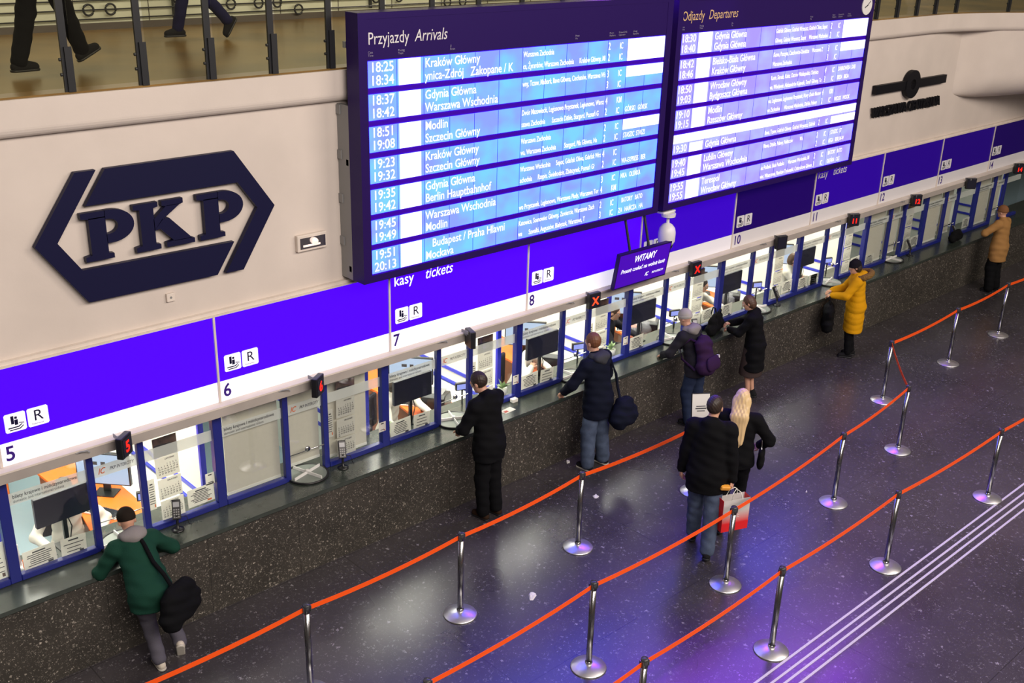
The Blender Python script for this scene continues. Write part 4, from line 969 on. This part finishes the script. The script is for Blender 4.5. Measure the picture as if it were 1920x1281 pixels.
def person(label, loc, rz, H, jacket, legs, feet, hands, head=(0, 0), lean=0, side=0, twist=0, hem=0.75, bulk=1.0, hair=None, hat=None, shoe=None, hood=None, skirt=None,
           sit=None, elbow=((-0.6, -0.6, -0.3), (0.6, -0.6, -0.3)), curl=(0.7, 0.7), palms=((0, 0, -1), (0, 0, -1)), collar=True, quilted=False, group=None, toes=(0, 0), knee=(0, 1, 0), cuff=None, hr=0.011, shoepitch=(0, 0), wide=1.0, hz=None, sole=None, flare=0.0):
    """local frame: x right, y the way the person faces, z up, origin on the floor under the body"""
    s = H/1.78; root = thing('person', label, 'person', loc, math.radians(rz), group)
    hz = hz or (0.537*H if sit is None else sit); hip = V(0, 0, hz)
    if isinstance(feet[0], (int, float)): raise ValueError
    base = V(0, 0, 0)
    Rt = rot('Z', twist) @ rot('Y', side) @ rot('X', -lean); tf = (Rt, hip)
    T = lambda p: (V(*p)-hip) @ Rt.T + hip
    dz = hz-0.525*H
    nk = T((0, 0.0, 0.845*H+dz)); Rh = rot('Z', head[0]) @ rot('X', -head[1])
    hc = nk+Rh @ V(0, 0.018*s, 0.093*H); hf = (Rh, hc)
    sh = [T((x*0.105*H, 0, 0.81*H+dz)) for x in (-1, 1)]; hp = [T((x*0.052*H, 0, 0.525*H+dz)) for x in (-1, 1)]
    up, fo, th, sn = 0.172*H, 0.150*H, 0.245*H, 0.245*H
    E, Wr = [], []
    for i in (0, 1):
        e, w_ = ik(sh[i], V(*hands[i]), up, fo, V(*elbow[i])); E.append(e); Wr.append(w_)
    Kn, An = [], []
    for i in (0, 1):
        k_, a_ = ik(hp[i], V(*feet[i]), th, sn, V(*knee)); Kn.append(k_); An.append(a_)
    # ---- body, one continuous surface
    b = SDF(0.035*s)
    b.ell(T((0, 0, 0.545*H+dz)), (0.145*s, 0.10*s, 0.10*s)).cone((0, 0, 0.60*H+dz), (0, 0, 0.765*H+dz), 0.10*s, 0.105*s, (1.22, 0.82), tf)
    b.cone(sh[0], sh[1], 0.052*s, 0.052*s).cone(T((0, 0, 0.81*H+dz)), nk+Rh @ V(0, 0, 0.04*H), 0.055*s, 0.052*s)
    b.ell(hc+Rh @ V(0, -0.008*s, 0.022*s), (0.074*s, 0.094*s, 0.098*s), None, 0.02)
    b.p[-1] = ('e', V(0, -0.008*s, 0.022*s)+hc, V(0.074*s, 0.094*s, 0.098*s), 0, 0, (1, 1), hf, 0.02)
    hl = lambda p: V(*p)*s+hc
    for c, r, k in (((0, 0.030, -0.050), (0.052, 0.056, 0.062), 0.03), ((0, 0.092, -0.012), (0.013, 0.022, 0.026), 0.012), ((0, 0.078, 0.028), (0.050, 0.022, 0.014), 0.02), ((0, 0.080, -0.055), (0.022, 0.012, 0.008), 0.01), ((0, 0.070, -0.088), (0.026, 0.022, 0.018), 0.02),
                    ((0.078, -0.004, -0.005), (0.010, 0.022, 0.032), 0.006), ((-0.078, -0.004, -0.005), (0.010, 0.022, 0.032), 0.006)):
        b.ell(hl(c), V(*r)*s, hf, k)
    for x in (-1, 1): b.sub(hl((0.032*x, 0.096, 0.010)), V(0.017, 0.016, 0.011)*s, hf)
    for i in (0, 1):
        b.cone(sh[i], E[i], 0.047*s, 0.036*s).cone(E[i], Wr[i], 0.036*s, 0.026*s, k=0.02)
        b.cone(hp[i], Kn[i], 0.076*s, 0.05*s).cone(Kn[i], An[i], 0.052*s, 0.034*s, k=0.02)
        Rf = rot('Z', toes[i]) @ rot('X', shoepitch[i]); b.cone(An[i]+Rf @ V(0, -0.01*s, -0.02*s), An[i]+Rf @ V(0, 0.105*s, -0.05*s), 0.030*s, 0.022*s, k=0.02)
    parts = [b.mesh(hr)]
    for i in (0, 1):
        d = Wr[i]-E[i]; d = d/np.linalg.norm(d); hd = hand_parts(Wr[i]-d*0.01, d, V(*palms[i]), (-1, 1)[i], curl[i], s*0.98)
        parts.append(hd.mesh(0.0045))
    bo = np_obj('body', parts, [M['skin']], root)
    for x in (-1, 1):
        p = hc+Rh @ (V(0.032*x, 0.081, 0.010)*s)
        MB().lathe([(0, -0.011*s), (0.008*s, -0.008*s), (0.011*s, 0), (0.008*s, 0.008*s), (0, 0.011*s)], tuple(p), 10).obj('eye', M['eye'], bo, True)
    # ---- trousers
    t = SDF(0.03*s); t.ell(T((0, -0.005, 0.535*H+dz)), (0.155*s, 0.112*s, 0.095*s))
    for i in (0, 1):
        t.cone(hp[i], Kn[i], 0.096*s*min(wide, 1.08), 0.070*s*wide).cone(Kn[i], An[i]+V(0, 0, 0.008), 0.070*s*wide, 0.062*s*wide, k=0.03)
    t.bump = fold(0.0035, H*7)
    if skirt is None: np_obj('trousers', [t.mesh(0.0125)], [legs], root)
    else:
        k_ = SDF(0.05); k_.cone(T((0, 0, 0.60*H+dz)), (0, 0.03, skirt-0.05), 0.15*s, 0.205*s, (1.1, 0.95)).half((0, 0, -1), -skirt); np_obj('skirt', [k_.mesh(0.0125)], [legs], root)
    # ---- shoes
    for i in (0, 1):
        f = SDF(0.025); R = rot('Z', toes[i]) @ rot('X', shoepitch[i]); a = An[i]
        L = lambda x, y, z: a+R @ V(x*s, y*s, z*s)
        f.cone(L(0, -0.01, 0.0), L(0, 0.0, 0.030), 0.036*s, 0.034*s).cone(L(0, -0.045, -0.045), L(0, 0.13, -0.052), 0.040*s, 0.036*s).cone(L(0, -0.012, 0.008), L(0, 0.0, -0.03), 0.038*s, 0.044*s).cone(L(0, 0.03, -0.015), L(0, 0.11, -0.045), 0.034*s, 0.030*s)
        f.half(tuple(R @ V(0, 0, -1)), float((R @ V(0, 0, -1)) @ L(0, 0, -0.076))); so = np_obj('shoe', [f.mesh(0.009)], [shoe or M['black_plastic']], root)
        g = SDF(0.02); g.cone(L(0, -0.048, -0.072), L(0, 0.13, -0.074), 0.043*s, 0.040*s); g.half(tuple(R @ V(0, 0, -1)), float((R @ V(0, 0, -1)) @ L(0, 0, -0.088))); g.half(tuple(R @ V(0, 0, 1)), float((R @ V(0, 0, 1)) @ L(0, 0, -0.066)))
        np_obj('sole', [g.mesh(0.007)], [M['sole'] if sole else M['black_metal']], so)
    # ---- jacket
    j = SDF(0.04*s); q = bulk
    j.cone((0, -0.005, 0.60*H+dz), (0, -0.008, 0.77*H+dz), 0.128*s*q, 0.133*s*q, (1.18, 0.84), tf).cone(sh[0]+V(0.012, 0, 0), sh[1]-V(0.012, 0, 0), 0.068*s*q, 0.068*s*q)
    if hem < 0.50*H+dz: j.ell(T((0, -0.005, 0.53*H+dz)), (0.170*s*q, 0.138*s*q, 0.15*s))
    lowc = V(0, 0, hem) if sit is None else T((0, 0, hem))
    mid = T((0, 0, 0.55*H+dz)); j.cone(T((0, 0, 0.60*H+dz)), mid*0.5+lowc*0.5+V(0, 0, 0.02), 0.132*s*q, 0.140*s*q, (1.18, 0.88)).cone(mid*0.5+lowc*0.5, lowc-V(0, 0, 0.05), 0.140*s*q, (0.142+flare)*s*q, (1.2, 0.92))
    for i in (0, 1): j.cone(sh[i], E[i], 0.064*s*q, 0.056*s*q).cone(E[i], Wr[i]-(Wr[i]-E[i])*0.05, 0.056*s*q, 0.045*s*q, k=0.025)
    if collar: j.cone(T((0, -0.01, 0.82*H+dz)), nk+V(0, -0.0, 0.012*H), 0.085*s, 0.068*s)
    if hood == 'same': j.ell(T((0, -0.075, 0.850*H+dz)), (0.115*s, 0.060*s, 0.070*s), tf if False else None).ell(T((0, -0.10, 0.80*H+dz)), (0.085*s, 0.045*s, 0.075*s))
    j.half((0, 0, -1), -hem) if sit is None else None
    j.bump = quilt(0.006, 0.095) if quilted else fold(0.0045, H*3+bulk)
    jo = np_obj('jacket', [j.mesh(0.0125)], [jacket], root)
    if hood and hood != 'same':
        m_, kind = hood; hs = SDF(0.03); hs.ell(T((0, -0.095, 0.848*H+dz)), (0.145*s, 0.105*s, 0.085*s) if kind == 'trim' else (0.135*s, 0.085*s, 0.075*s)).cone(T((-0.09*s, -0.02, 0.855*H+dz)), T((0, -0.10, 0.83*H+dz)), 0.05*s, 0.06*s).cone(T((0.09*s, -0.02, 0.855*H+dz)), T((0, -0.10, 0.83*H+dz)), 0.05*s, 0.06*s)
        hs.bump = fold(0.004, 2.0) if kind != 'fur' else (lambda P: 0.010*np.sin(140*P[:, 0]+40*P[:, 2])*np.sin(120*P[:, 1]+90*P[:, 2]))
        ho = np_obj('hood', [hs.mesh(0.010)], [m_], jo)
        if kind == 'trim':
            fr_ = SDF(0.02); A_ = [T((0.185*s*math.sin(t_), -0.085-0.155*math.cos(t_)*0.9, 0.853*H+dz+0.035*math.cos(t_))) for t_ in np.linspace(-1.9, 1.9, 11)]
            for u, v in zip(A_[:-1], A_[1:]): fr_.cone(u, v, 0.046*s, 0.046*s)
            fr_.bump = lambda P: 0.009*np.sin(170*P[:, 0]+60*P[:, 2])*np.sin(150*P[:, 1]+110*P[:, 2]); np_obj('fur_trim', [fr_.mesh(0.008)], [M['fur']], ho)
    # ---- hair and hat
    if hair:
        m_, kind = hair; g = SDF(0.02)
        g.ell(hl((0, -0.018, 0.032)), V(0.083, 0.098, 0.104)*s, hf)
        if kind in ('bob', 'long'): g.ell(hl((0, -0.045, -0.02)), V(0.092, 0.075, 0.095)*s, hf)
        if kind == 'long':
            for x in (-0.05, 0, 0.05): g.cone(hl((x, -0.055, 0.0)), hl((x, -0.155, -0.16)), 0.056*s, 0.050*s, (1, 0.8), None, 0.03).cone(hl((x, -0.155, -0.16)), hl((x*0.8, -0.195, -0.47-0.05*(x == 0))), 0.050*s, 0.030*s, (1, 0.8), None, 0.03)
            g.bump = lambda P: 0.0035*np.sin(150*P[:, 0])*np.cos(130*P[:, 1])
        else: g.bump = lambda P: 0.0025*np.sin(160*P[:, 0]+90*P[:, 2])*np.sin(140*P[:, 1]+50*P[:, 2])
        g.sub(hl((0, 0.10, -0.045)), V(0.085, 0.085, 0.115)*s, hf)
        if kind == 'short': g.half((0, -0.35, -1), float(V(0, -0.35, -1) @ (hl((0, -0.06, -0.055)))), hf); g.sub(hl((0.088, 0.02, -0.05)), V(0.03, 0.06, 0.055)*s, hf); g.sub(hl((-0.088, 0.02, -0.05)), V(0.03, 0.06, 0.055)*s, hf)
        np_obj('hair', [g.mesh(0.007)], [m_], bo)
    if hat:
        m_, kind = hat; g = SDF(0.015)
        g.ell(hl((0, -0.012, 0.045)), V(0.089, 0.107, 0.103)*s, hf); g.half((0, 0.15, -1), float(V(0, 0.15, -1) @ hl((0, 0, 0.012))), hf)
        ho = np_obj('hat', [g.mesh(0.008)], [m_], bo)
        if kind == 'fold':
            g2 = SDF(0.01); g2.ell(hl((0, -0.010, 0.030)), V(0.094, 0.112, 0.075)*s, hf); g2.half((0, 0.15, -1), float(V(0, 0.15, -1) @ hl((0, 0, 0.002))), hf); g2.half((0, -0.15, 1), float(V(0, -0.15, 1) @ hl((0, 0, 0.052))), hf)
            np_obj('brim', [g2.mesh(0.007)], [m_], ho)
    root['_j'] = 0; del root['_j']
    return root, dict(T=T, sh=sh, E=E, Wr=Wr, hc=hc, Rh=Rh, H=H, s=s)
cl = lambda n, c, r=0.85, **k: mat('cloth_'+n, c, r, bump=0.25, bscale=180, spec=0.12, **k)
M['fur'] = cl('fur_brown', (0.20, 0.115, 0.035), 0.9)
black = cl('black', (0.0050, 0.0052, 0.0065)); navy = cl('navy', (0.0065, 0.0085, 0.020)); jeans = cl('jeans', (0.075, 0.10, 0.16), noise=0.25, nscale=9); darkjeans = cl('dark_jeans', (0.020, 0.030, 0.065))
grey = cl('grey', (0.10, 0.095, 0.12)); hoodgrey = cl('hood_grey', (0.26, 0.24, 0.24)); green = cl('green', (0.010, 0.050, 0.033)); yellow = cl('yellow', (0.68, 0.33, 0.006)); tan = cl('tan', (0.36, 0.19, 0.065)); beanie = cl('beanie', (0.42, 0.40, 0.37))
char = cl('charcoal', (0.020, 0.019, 0.026)); skirtm = cl('skirt_brown', (0.055, 0.038, 0.036)); white_shirt = cl('white_shirt', (0.78, 0.74, 0.66)); hatbrown = cl('hat_brown', (0.22, 0.10, 0.045)); darkgrey = cl('dark_grey', (0.05, 0.052, 0.062))
hb = mat('hair_dark', (0.030, 0.018, 0.012), 0.5); hr_ = mat('hair_brown', (0.085, 0.042, 0.022), 0.5); hred = mat('hair_ginger', (0.17, 0.065, 0.025), 0.5); hblond = mat('hair_blonde', (0.72, 0.52, 0.27), 0.4)
cream_shoe = cl('cream_shoe', (0.66, 0.60, 0.50)); dark_shoe = cl('dark_shoe', (0.014, 0.014, 0.016))

# 1 man in green, leaning on the counter
person('person in green jacket and dark cap leaning on the counter at window 5, legs crossed', (3.40, -0.40, 0), -4, 1.70, green, grey, ((0.0, -0.02, 0.09), (0.24, 0.06, 0.13)), ((-0.12, 0.56, 1.00), (0.20, 0.56, 1.00)),
       head=(-4, 30), lean=43, side=0, hem=0.70, hz=0.845, bulk=1.22, hat=(cl('dark_cap', (0.018, 0.013, 0.010)), 'plain'), hood=(hoodgrey, 'cloth'), shoe=cream_shoe, sole=True, elbow=((-0.8, -0.6, -0.2), (0.8, -0.6, -0.2)), shoepitch=(0, -62), toes=(0, -20), knee=(0.2, 1, 0), wide=1.1)
# 2 man in long black coat
person('person in long black hooded coat and black trousers standing at window 7, head bowed', (7.62, -0.37, 0), 8, 1.83, black, black, ((-0.09, 0.0, 0.085), (0.10, -0.04, 0.085)), ((-0.14, 0.34, 1.08), (0.14, 0.36, 1.10)),
       head=(14, 26), lean=7, hem=0.80, bulk=1.24, hair=(hb, 'short'), hood='same', shoe=cl('brown_shoe', (0.035, 0.018, 0.010)), elbow=((-1, -0.5, -0.5), (1, -0.5, -0.5)), wide=1.22)
# 3 man in navy jacket
person('person with short ginger hair in navy jacket and blue jeans at window 8', (9.50, -0.36, 0), 6, 1.84, navy, jeans, ((-0.13, 0.02, 0.085), (0.15, -0.02, 0.085)), ((-0.26, 0.36, 1.05), (0.20, 0.24, 1.02)),
       head=(2, 12), lean=6, side=-3, hem=0.76, bulk=1.26, hair=(hred, 'short'), hood=(darkgrey, 'cloth'), shoe=dark_shoe, sole=True, elbow=((-1, -0.5, -0.2), (1, -0.5, -0.4)), wide=1.38)
# 4 man with beanie and backpack
person('person in pale grey beanie and dark jacket carrying a purple backpack at window 9', (11.50, -0.38, 0), 6, 1.70, char, darkjeans, ((-0.09, 0.0, 0.085), (0.10, -0.04, 0.085)), ((-0.20, 0.44, 1.00), (0.22, 0.42, 1.02)),
       head=(4, 18), lean=17, side=-5, hem=0.78, bulk=1.16, hat=(beanie, 'fold'), hood=(hoodgrey, 'cloth'), shoe=dark_shoe, elbow=((-1, -0.5, -0.3), (1, -0.4, -0.3)), wide=1.2)
# 5 woman in dark coat
person('person with brown hair in a dark coat and skirt searching a handbag at window 9', (12.88, -0.40, 0), 26, 1.62, black, skirtm, ((-0.07, 0.02, 0.085), (0.08, -0.02, 0.085)), ((-0.02, 0.40, 1.06), (0.16, 0.42, 1.10)),
       head=(10, 24), lean=10, hem=0.50, bulk=1.26, hair=(hr_, 'bob'), skirt=0.41, shoe=dark_shoe, elbow=((-1, -0.5, -0.4), (1, -0.5, -0.4)), collar=True, flare=0.02)
# 6 person in yellow coat
person('person in long yellow coat with fur hood and black hat at window 11', (15.58, -0.46, 0), 34, 1.64, yellow, black, ((-0.08, 0.03, 0.085), (0.08, -0.03, 0.085)), ((-0.10, 0.40, 1.06), (0.10, 0.40, 1.08)),
       head=(14, 14), lean=6, hem=0.46, bulk=1.30, hat=(cl('black_knit', (0.010, 0.009, 0.012)), 'fold'), hood=(yellow, 'trim'), hair=(hb, 'bob'), shoe=dark_shoe, elbow=((-0.8, -0.5, -0.6), (0.8, -0.5, -0.6)), quilted=True)
# 7 person in tan jacket far right
person('person in tan jacket and brown cap with elbows out at the far window 13', (20.82, -0.46, 0), 0, 1.68, tan, black, ((-0.11, 0.0, 0.085), (0.12, -0.02, 0.085)), ((-0.13, 0.28, 1.16), (0.13, 0.28, 1.16)),
       head=(0, 8), lean=3, hem=0.64, bulk=1.28, hat=(hatbrown, 'fold'), shoe=dark_shoe, elbow=((-1, -0.1, -0.12), (1, -0.1, -0.12)), wide=1.5)
# 8, 9 couple walking away
P8, J8 = person('person in black jacket and blue jeans walking away with a shopping bag, seen from behind', (8.98, -2.50, 0), -58, 1.88, black, jeans, ((-0.10, 0.20, 0.085), (0.10, -0.18, 0.11)), ((-0.30, 0.12, 0.86), (0.30, 0.02, 0.80)),
       head=(-14, 4), lean=3, hem=0.80, bulk=1.26, hair=(hb, 'short'), hood='same', shoe=dark_shoe, elbow=((-0.7, -1, 0), (0.5, -1, 0)), curl=(0.7, 1.25), palms=((1, 0, 0), (-1, 0, 0)), shoepitch=(0, -14), wide=1.25)
P9, J9 = person('person with long blonde hair in black jacket walking to the right of the couple', (9.62, -2.43, 0), -60, 1.76, black, black, ((-0.08, -0.14, 0.10), (0.08, 0.16, 0.085)), ((-0.26, 0.16, 0.92), (0.24, 0.22, 1.04)),
       head=(10, 2), lean=2, hem=0.86, bulk=1.20, hair=(hblond, 'long'), shoe=dark_shoe, elbow=((-0.8, -0.8, 0), (1, -0.7, 0)), palms=((1, 0, 0), (-1, 0, 0)), shoepitch=(-14, 0))
# 10, 11 passers-by on the gallery
G = 5.312
person('person in black trousers striding right along the gallery at far left', (3.70, 1.33, G), -86, 1.80, navy, black, ((0.07, -0.26, 0.085), (-0.06, 0.40, 0.15)), ((-0.28, 0.18, 0.85), (0.30, -0.12, 0.86)),
       lean=3, hem=0.80, hair=(hb, 'short'), shoe=dark_shoe, elbow=((-0.5, -1, 0), (0.5, -1, 0)), palms=((1, 0, 0), (-1, 0, 0)), shoepitch=(0, 26), wide=1.15)
person('person in navy trousers walking left along the gallery behind the black posts', (6.06, 3.0, G), 86, 1.78, navy, cl('navy_trousers', (0.012, 0.012, 0.045)), ((0.07, 0.20, 0.085), (-0.08, -0.34, 0.20)), ((-0.28, -0.10, 0.86), (0.28, 0.2, 0.86)),
       lean=4, hem=0.82, hair=(hr_, 'short'), shoe=dark_shoe, elbow=((-0.5, -1, 0), (0.5, -1, 0)), palms=((1, 0, 0), (-1, 0, 0)), shoepitch=(0, -58))
# clerks seated in the offices
def chair(k, x, y, rz):
    r = thing('office_chair', 'dark swivel chair of the clerk in office %d' % k, 'chair', (x, y, 0), math.radians(rz), 'clerk chairs')
    MB().prism([(-0.22, -0.22), (0.22, -0.22), (0.24, 0.2), (-0.24, 0.2)], 0.42, 0.50, 'z').obj('seat', char, r, bevel=0.03)
    MB().box(-0.21, 0.21, -0.30, -0.24, 0.55, 1.0).obj('backrest', char, r, bevel=0.03)
    MB().tube([(0, -0.02, 0.06), (0, -0.02, 0.42)], 0.025).box(-0.03, 0.03, -0.27, -0.22, 0.46, 0.7).obj('stem', M['black_plastic'], r)
    for i in range(5):
        a = 2*PI*i/5; MB().tube([(0, 0, 0.09), (0.28*math.cos(a), 0.28*math.sin(a), 0.05)], [0.025, 0.015]).lathe([(0, 0), (0.028, 0.01), (0.028, 0.045), (0, 0.055)], (0.28*math.cos(a), 0.28*math.sin(a), 0.0), 10).obj('leg', M['black_plastic'], r)
def clerk(k, dx, y, rz, shirt, hands, label, hair, lean=6, head=(0, 15)):
    x = B(k)+dx
    person(label, (x, y, 0), rz, 1.70, shirt, char, ((-0.10, 0.42, 0.09), (0.10, 0.42, 0.09)), hands, head=head, lean=lean, sit=0.56, hem=0.50, bulk=1.0, hair=hair, shoe=dark_shoe, elbow=((-1, -0.4, -0.3), (1, -0.4, -0.3)), collar=True, hr=0.0125)
    chair(k, x, y, rz)
clerk(5, 0.83, 1.35, 172, white_shirt, ((-0.25, 0.34, 0.70), (0.22, 0.36, 0.72)), 'clerk in cream shirt seated behind the monitor of window 5', (hr_, 'bob'))
clerk(7, 0.66, 1.28, 205, white_shirt, ((-0.25, 0.48, 0.84), (0.16, 0.40, 0.84)), 'clerk in white shirt seated behind the monitor of window 7, arm on the desk', (hb, 'bob'), 10)
clerk(8, 0.75, 1.22, 205, white_shirt, ((-0.20, 0.44, 0.84), (0.16, 0.28, 1.00)), 'clerk in white shirt seated at window 8 with one hand raised', (hb, 'short'), 16, (0, 35))
clerk(9, 0.55, 1.30, 205, char, ((-0.25, 0.42, 0.84), (0.16, 0.40, 0.84)), 'clerk in dark top seated behind the monitor of window 9', (hr_, 'bob'))
clerk(10, 0.50, 1.25, 205, white_shirt, ((-0.25, 0.44, 0.84), (0.16, 0.40, 0.84)), 'clerk in white shirt seated behind the monitor of window 10', (hb, 'bob'))
clerk(11, 0.75, 1.15, 205, white_shirt, ((-0.30, 0.46, 0.86), (0.02, 0.44, 0.90)), 'clerk in white shirt seated at window 11, forearms over the desk', (hr_, 'bob'), 12)

# ---- bags, each a thing of its own
def bag_sdf(name, label, loc, rz, prims, m, k=0.03, bump=0.004, strap=None, h=0.011, extra=None, cat='bag'):
    r = thing(name, label, cat, loc, math.radians(rz)); g = SDF(k)
    for p in prims:
        if p[0] == 'c': g.cone(p[1], p[2], p[3], p[4], p[5] if len(p) > 5 else (1, 1))
        else: g.ell(p[1], p[2])
    g.bump = fold(bump, 1.3); np_obj('body', [g.mesh(h)], [m], r)
    if strap and strap[0][0][2] > 0.5:
        Rz = Matrix.Rotation(-math.radians(rz), 3, 'Z'); strap = ([tuple(Rz @ (Vector(p)-Vector(loc))) for p in strap[0]], strap[1], strap[2])
    if strap: MB().tube(strap[0], strap[1], 8).obj('strap', strap[2], r, True)
    if extra: extra(r)
    return r
bag_sdf('shoulder_bag', 'large black shoulder bag hanging at the hip of the person in green', (3.56, -0.62, 0.78), 25, [('c', (-0.10, 0, -0.10), (0.13, 0, -0.06), 0.15, 0.15, (1, 0.7)), ('c', (-0.09, 0, 0.08), (0.10, 0, 0.12), 0.11, 0.09, (1, 0.8))], black, 0.07, 0.006,
        ([(3.53, -0.60, 0.92), (3.50, -0.50, 1.04), (3.47, -0.36, 1.12), (3.46, -0.22, 1.25), (3.45, -0.10, 1.31)], 0.02, black))
bag_sdf('duffel_bag', 'dark navy holdall hanging behind the person in the navy jacket', (9.76, -0.58, 0.82), 10, [('c', (-0.09, 0, -0.06), (0.10, 0, -0.08), 0.165, 0.155, (1, 0.85)), ('c', (-0.06, 0, 0.10), (0.05, 0, 0.09), 0.10, 0.10)], navy, 0.06, 0.007,
        ([(9.70, -0.56, 0.98), (9.70, -0.50, 1.14), (9.72, -0.44, 1.30), (9.71, -0.36, 1.44)], 0.018, navy))
def pack_extra(r):
    g = SDF(0.03); g.cone((-0.08, -0.115, -0.14), (0.08, -0.115, -0.14), 0.07, 0.07, (1, 0.55)).cone((-0.08, -0.11, -0.07), (0.08, -0.11, -0.07), 0.06, 0.06, (1, 0.5)); np_obj('pocket', [g.mesh(0.01)], [pack], r)
    for x in (-1, 1): MB().tube([(0.09*x, 0.02, 0.20), (0.13*x, 0.12, 0.26), (0.16*x, 0.30, 0.16), (0.17*x, 0.28, -0.02), (0.15*x, 0.10, -0.18)], 0.017, 8).obj('strap', pack, r, True)
    MB().box(0.115, 0.135, -0.14, -0.10, -0.06, -0.02).obj('buckle', M['white_plastic'], r)
pack = cl('purple', (0.034, 0.013, 0.050))
rb = bag_sdf('backpack', 'purple backpack on the back of the person in the grey beanie', (11.46, -0.545, 1.13), 6, [('c', (-0.09, 0, -0.14), (0.09, 0, -0.14), 0.11, 0.11, (1, 0.85)), ('c', (-0.07, 0.01, 0.15), (0.07, 0.01, 0.15), 0.095, 0.095, (1, 0.8)), ('c', (0, 0, -0.14), (0, 0.01, 0.15), 0.15, 0.13, (1, 0.75))], pack, 0.05, 0.006, None, extra=pack_extra)
rb.rotation_euler.x = math.radians(-14)
def hb_extra(r):
    for y in (-0.03, 0.03): MB().tube([(-0.12, y, 0.24), (-0.10, y*1.5, 0.34), (0.0, y*1.8, 0.39), (0.10, y*1.5, 0.34), (0.12, y, 0.24)], 0.010, 8).obj('handle', black, r, True)
bag_sdf('handbag', 'black handbag standing open on the counter before the person in the dark coat', (12.66, 0.20, TZ+0.001), 20, [('c', (-0.17, 0, 0.105), (0.17, 0, 0.105), 0.10, 0.10, (1, 0.9)), ('c', (-0.14, 0, 0.22), (0.14, 0, 0.22), 0.075, 0.075, (1, 0.8))], black, 0.04, 0.006, None, extra=hb_extra)
bag_sdf('tote_bag', 'black bag hanging from the arm of the person in yellow', (15.24, -0.18, 0.72), 34, [('c', (-0.14, 0, -0.14), (0.14, 0, -0.14), 0.11, 0.11, (1, 0.7)), ('c', (-0.11, 0, 0.08), (0.11, 0, 0.08), 0.10, 0.10, (1, 0.7)), ('c', (0, 0, -0.14), (0, 0, 0.08), 0.16, 0.14, (1, 0.6))], black, 0.06, 0.006,
        ([(-0.10, 0, 0.14), (-0.08, 0.0, 0.26), (0.0, 0.02, 0.33), (0.08, 0, 0.26), (0.10, 0, 0.14)], 0.012, black))
bag_sdf('chain_bag', 'black handbag on a chain at the side of the blonde person', (9.79, -2.66, 0.98), -60, [('c', (0, -0.07, -0.05), (0, 0.07, -0.05), 0.07, 0.07, (0.6, 1)), ('c', (0, -0.06, 0.05), (0, 0.06, 0.05), 0.06, 0.06, (0.6, 1))], black, 0.03, 0.003,
        ([(9.78, -2.66, 1.08), (9.77, -2.66, 1.20), (9.75, -2.64, 1.34), (9.73, -2.58, 1.44)], 0.007, M['chrome']))
bag_sdf('travel_bag', 'black bag on the counter left of the person in the tan jacket', (20.36, 0.22, TZ+0.001), 5, [('c', (-0.16, 0, 0.09), (0.16, 0, 0.09), 0.085, 0.085, (1, 0.9)), ('c', (-0.10, 0, 0.17), (0.12, 0, 0.17), 0.06, 0.06)], black, 0.04, 0.006)
# paper shopping bag, white running to red
def shop_mat():
    m, nt, b = _bsdf('white_to_red_card'); N = nt.nodes; L = nt.links
    tc = N.new('ShaderNodeTexCoord'); sx = N.new('ShaderNodeSeparateXYZ'); L.new(tc.outputs['Object'], sx.inputs[0])
    mr = N.new('ShaderNodeMapRange'); mr.inputs['From Min'].default_value = 0.10; mr.inputs['From Max'].default_value = 0.26; L.new(sx.outputs[2], mr.inputs['Value'])
    r = N.new('ShaderNodeValToRGB'); r.color_ramp.elements[0].color = (0.75, 0.015, 0.02, 1); r.color_ramp.elements[1].color = (0.62, 0.60, 0.58, 1)
    L.new(mr.outputs[0], r.inputs['Fac']); L.new(r.outputs['Color'], b.inputs['Base Color']); b.inputs['Roughness'].default_value = 0.4
    return m
sb = thing('shopping_bag', 'white and red paper shopping bag carried by the person in black jacket', 'bag', (9.14, -2.79, 0.36), math.radians(-22))
SM = shop_mat(); redc = mat('red_card', (0.75, 0.015, 0.02), 0.4)
MB().box(-0.17, 0.17, -0.062, -0.058, 0, 0.40).obj('front_panel', SM, sb); MB().box(-0.17, 0.17, 0.058, 0.062, 0, 0.40).obj('back_panel', SM, sb)
MB().box(-0.172, -0.168, -0.06, 0.06, 0, 0.40).obj('side_panel', redc, sb); MB().box(0.168, 0.172, -0.06, 0.06, 0, 0.40).obj('side_panel', redc, sb)
MB().box(-0.17, 0.17, -0.06, 0.06, 0, 0.006).obj('bottom', redc, sb)
MB().text('CCC', -0.06, 0.17, -0.0635, 0.05, 0.01).obj('print', M['white_plastic'], sb)
for y in (-0.06, 0.06): MB().tube([(-0.07, y, 0.39), (-0.05, y*0.7, 0.47), (0, y*0.3, 0.51), (0.05, y*0.7, 0.47), (0.07, y, 0.39)], 0.005, 6).obj('handle', M['paper'], sb, True)
o = MB().box(-0.06, 0.06, -0.03, 0.03, 0, 0.05).obj('snack_packet', mat('orange_yellow_wrap', (0.85, 0.38, 0.05), 0.4), None, bevel=0.012); o.location = (9.02, -2.72, 0.87); o.rotation_euler = (0.3, 0.2, -0.4)
tag(o, 'orange and yellow packet held above the shopping bag', 'packet')
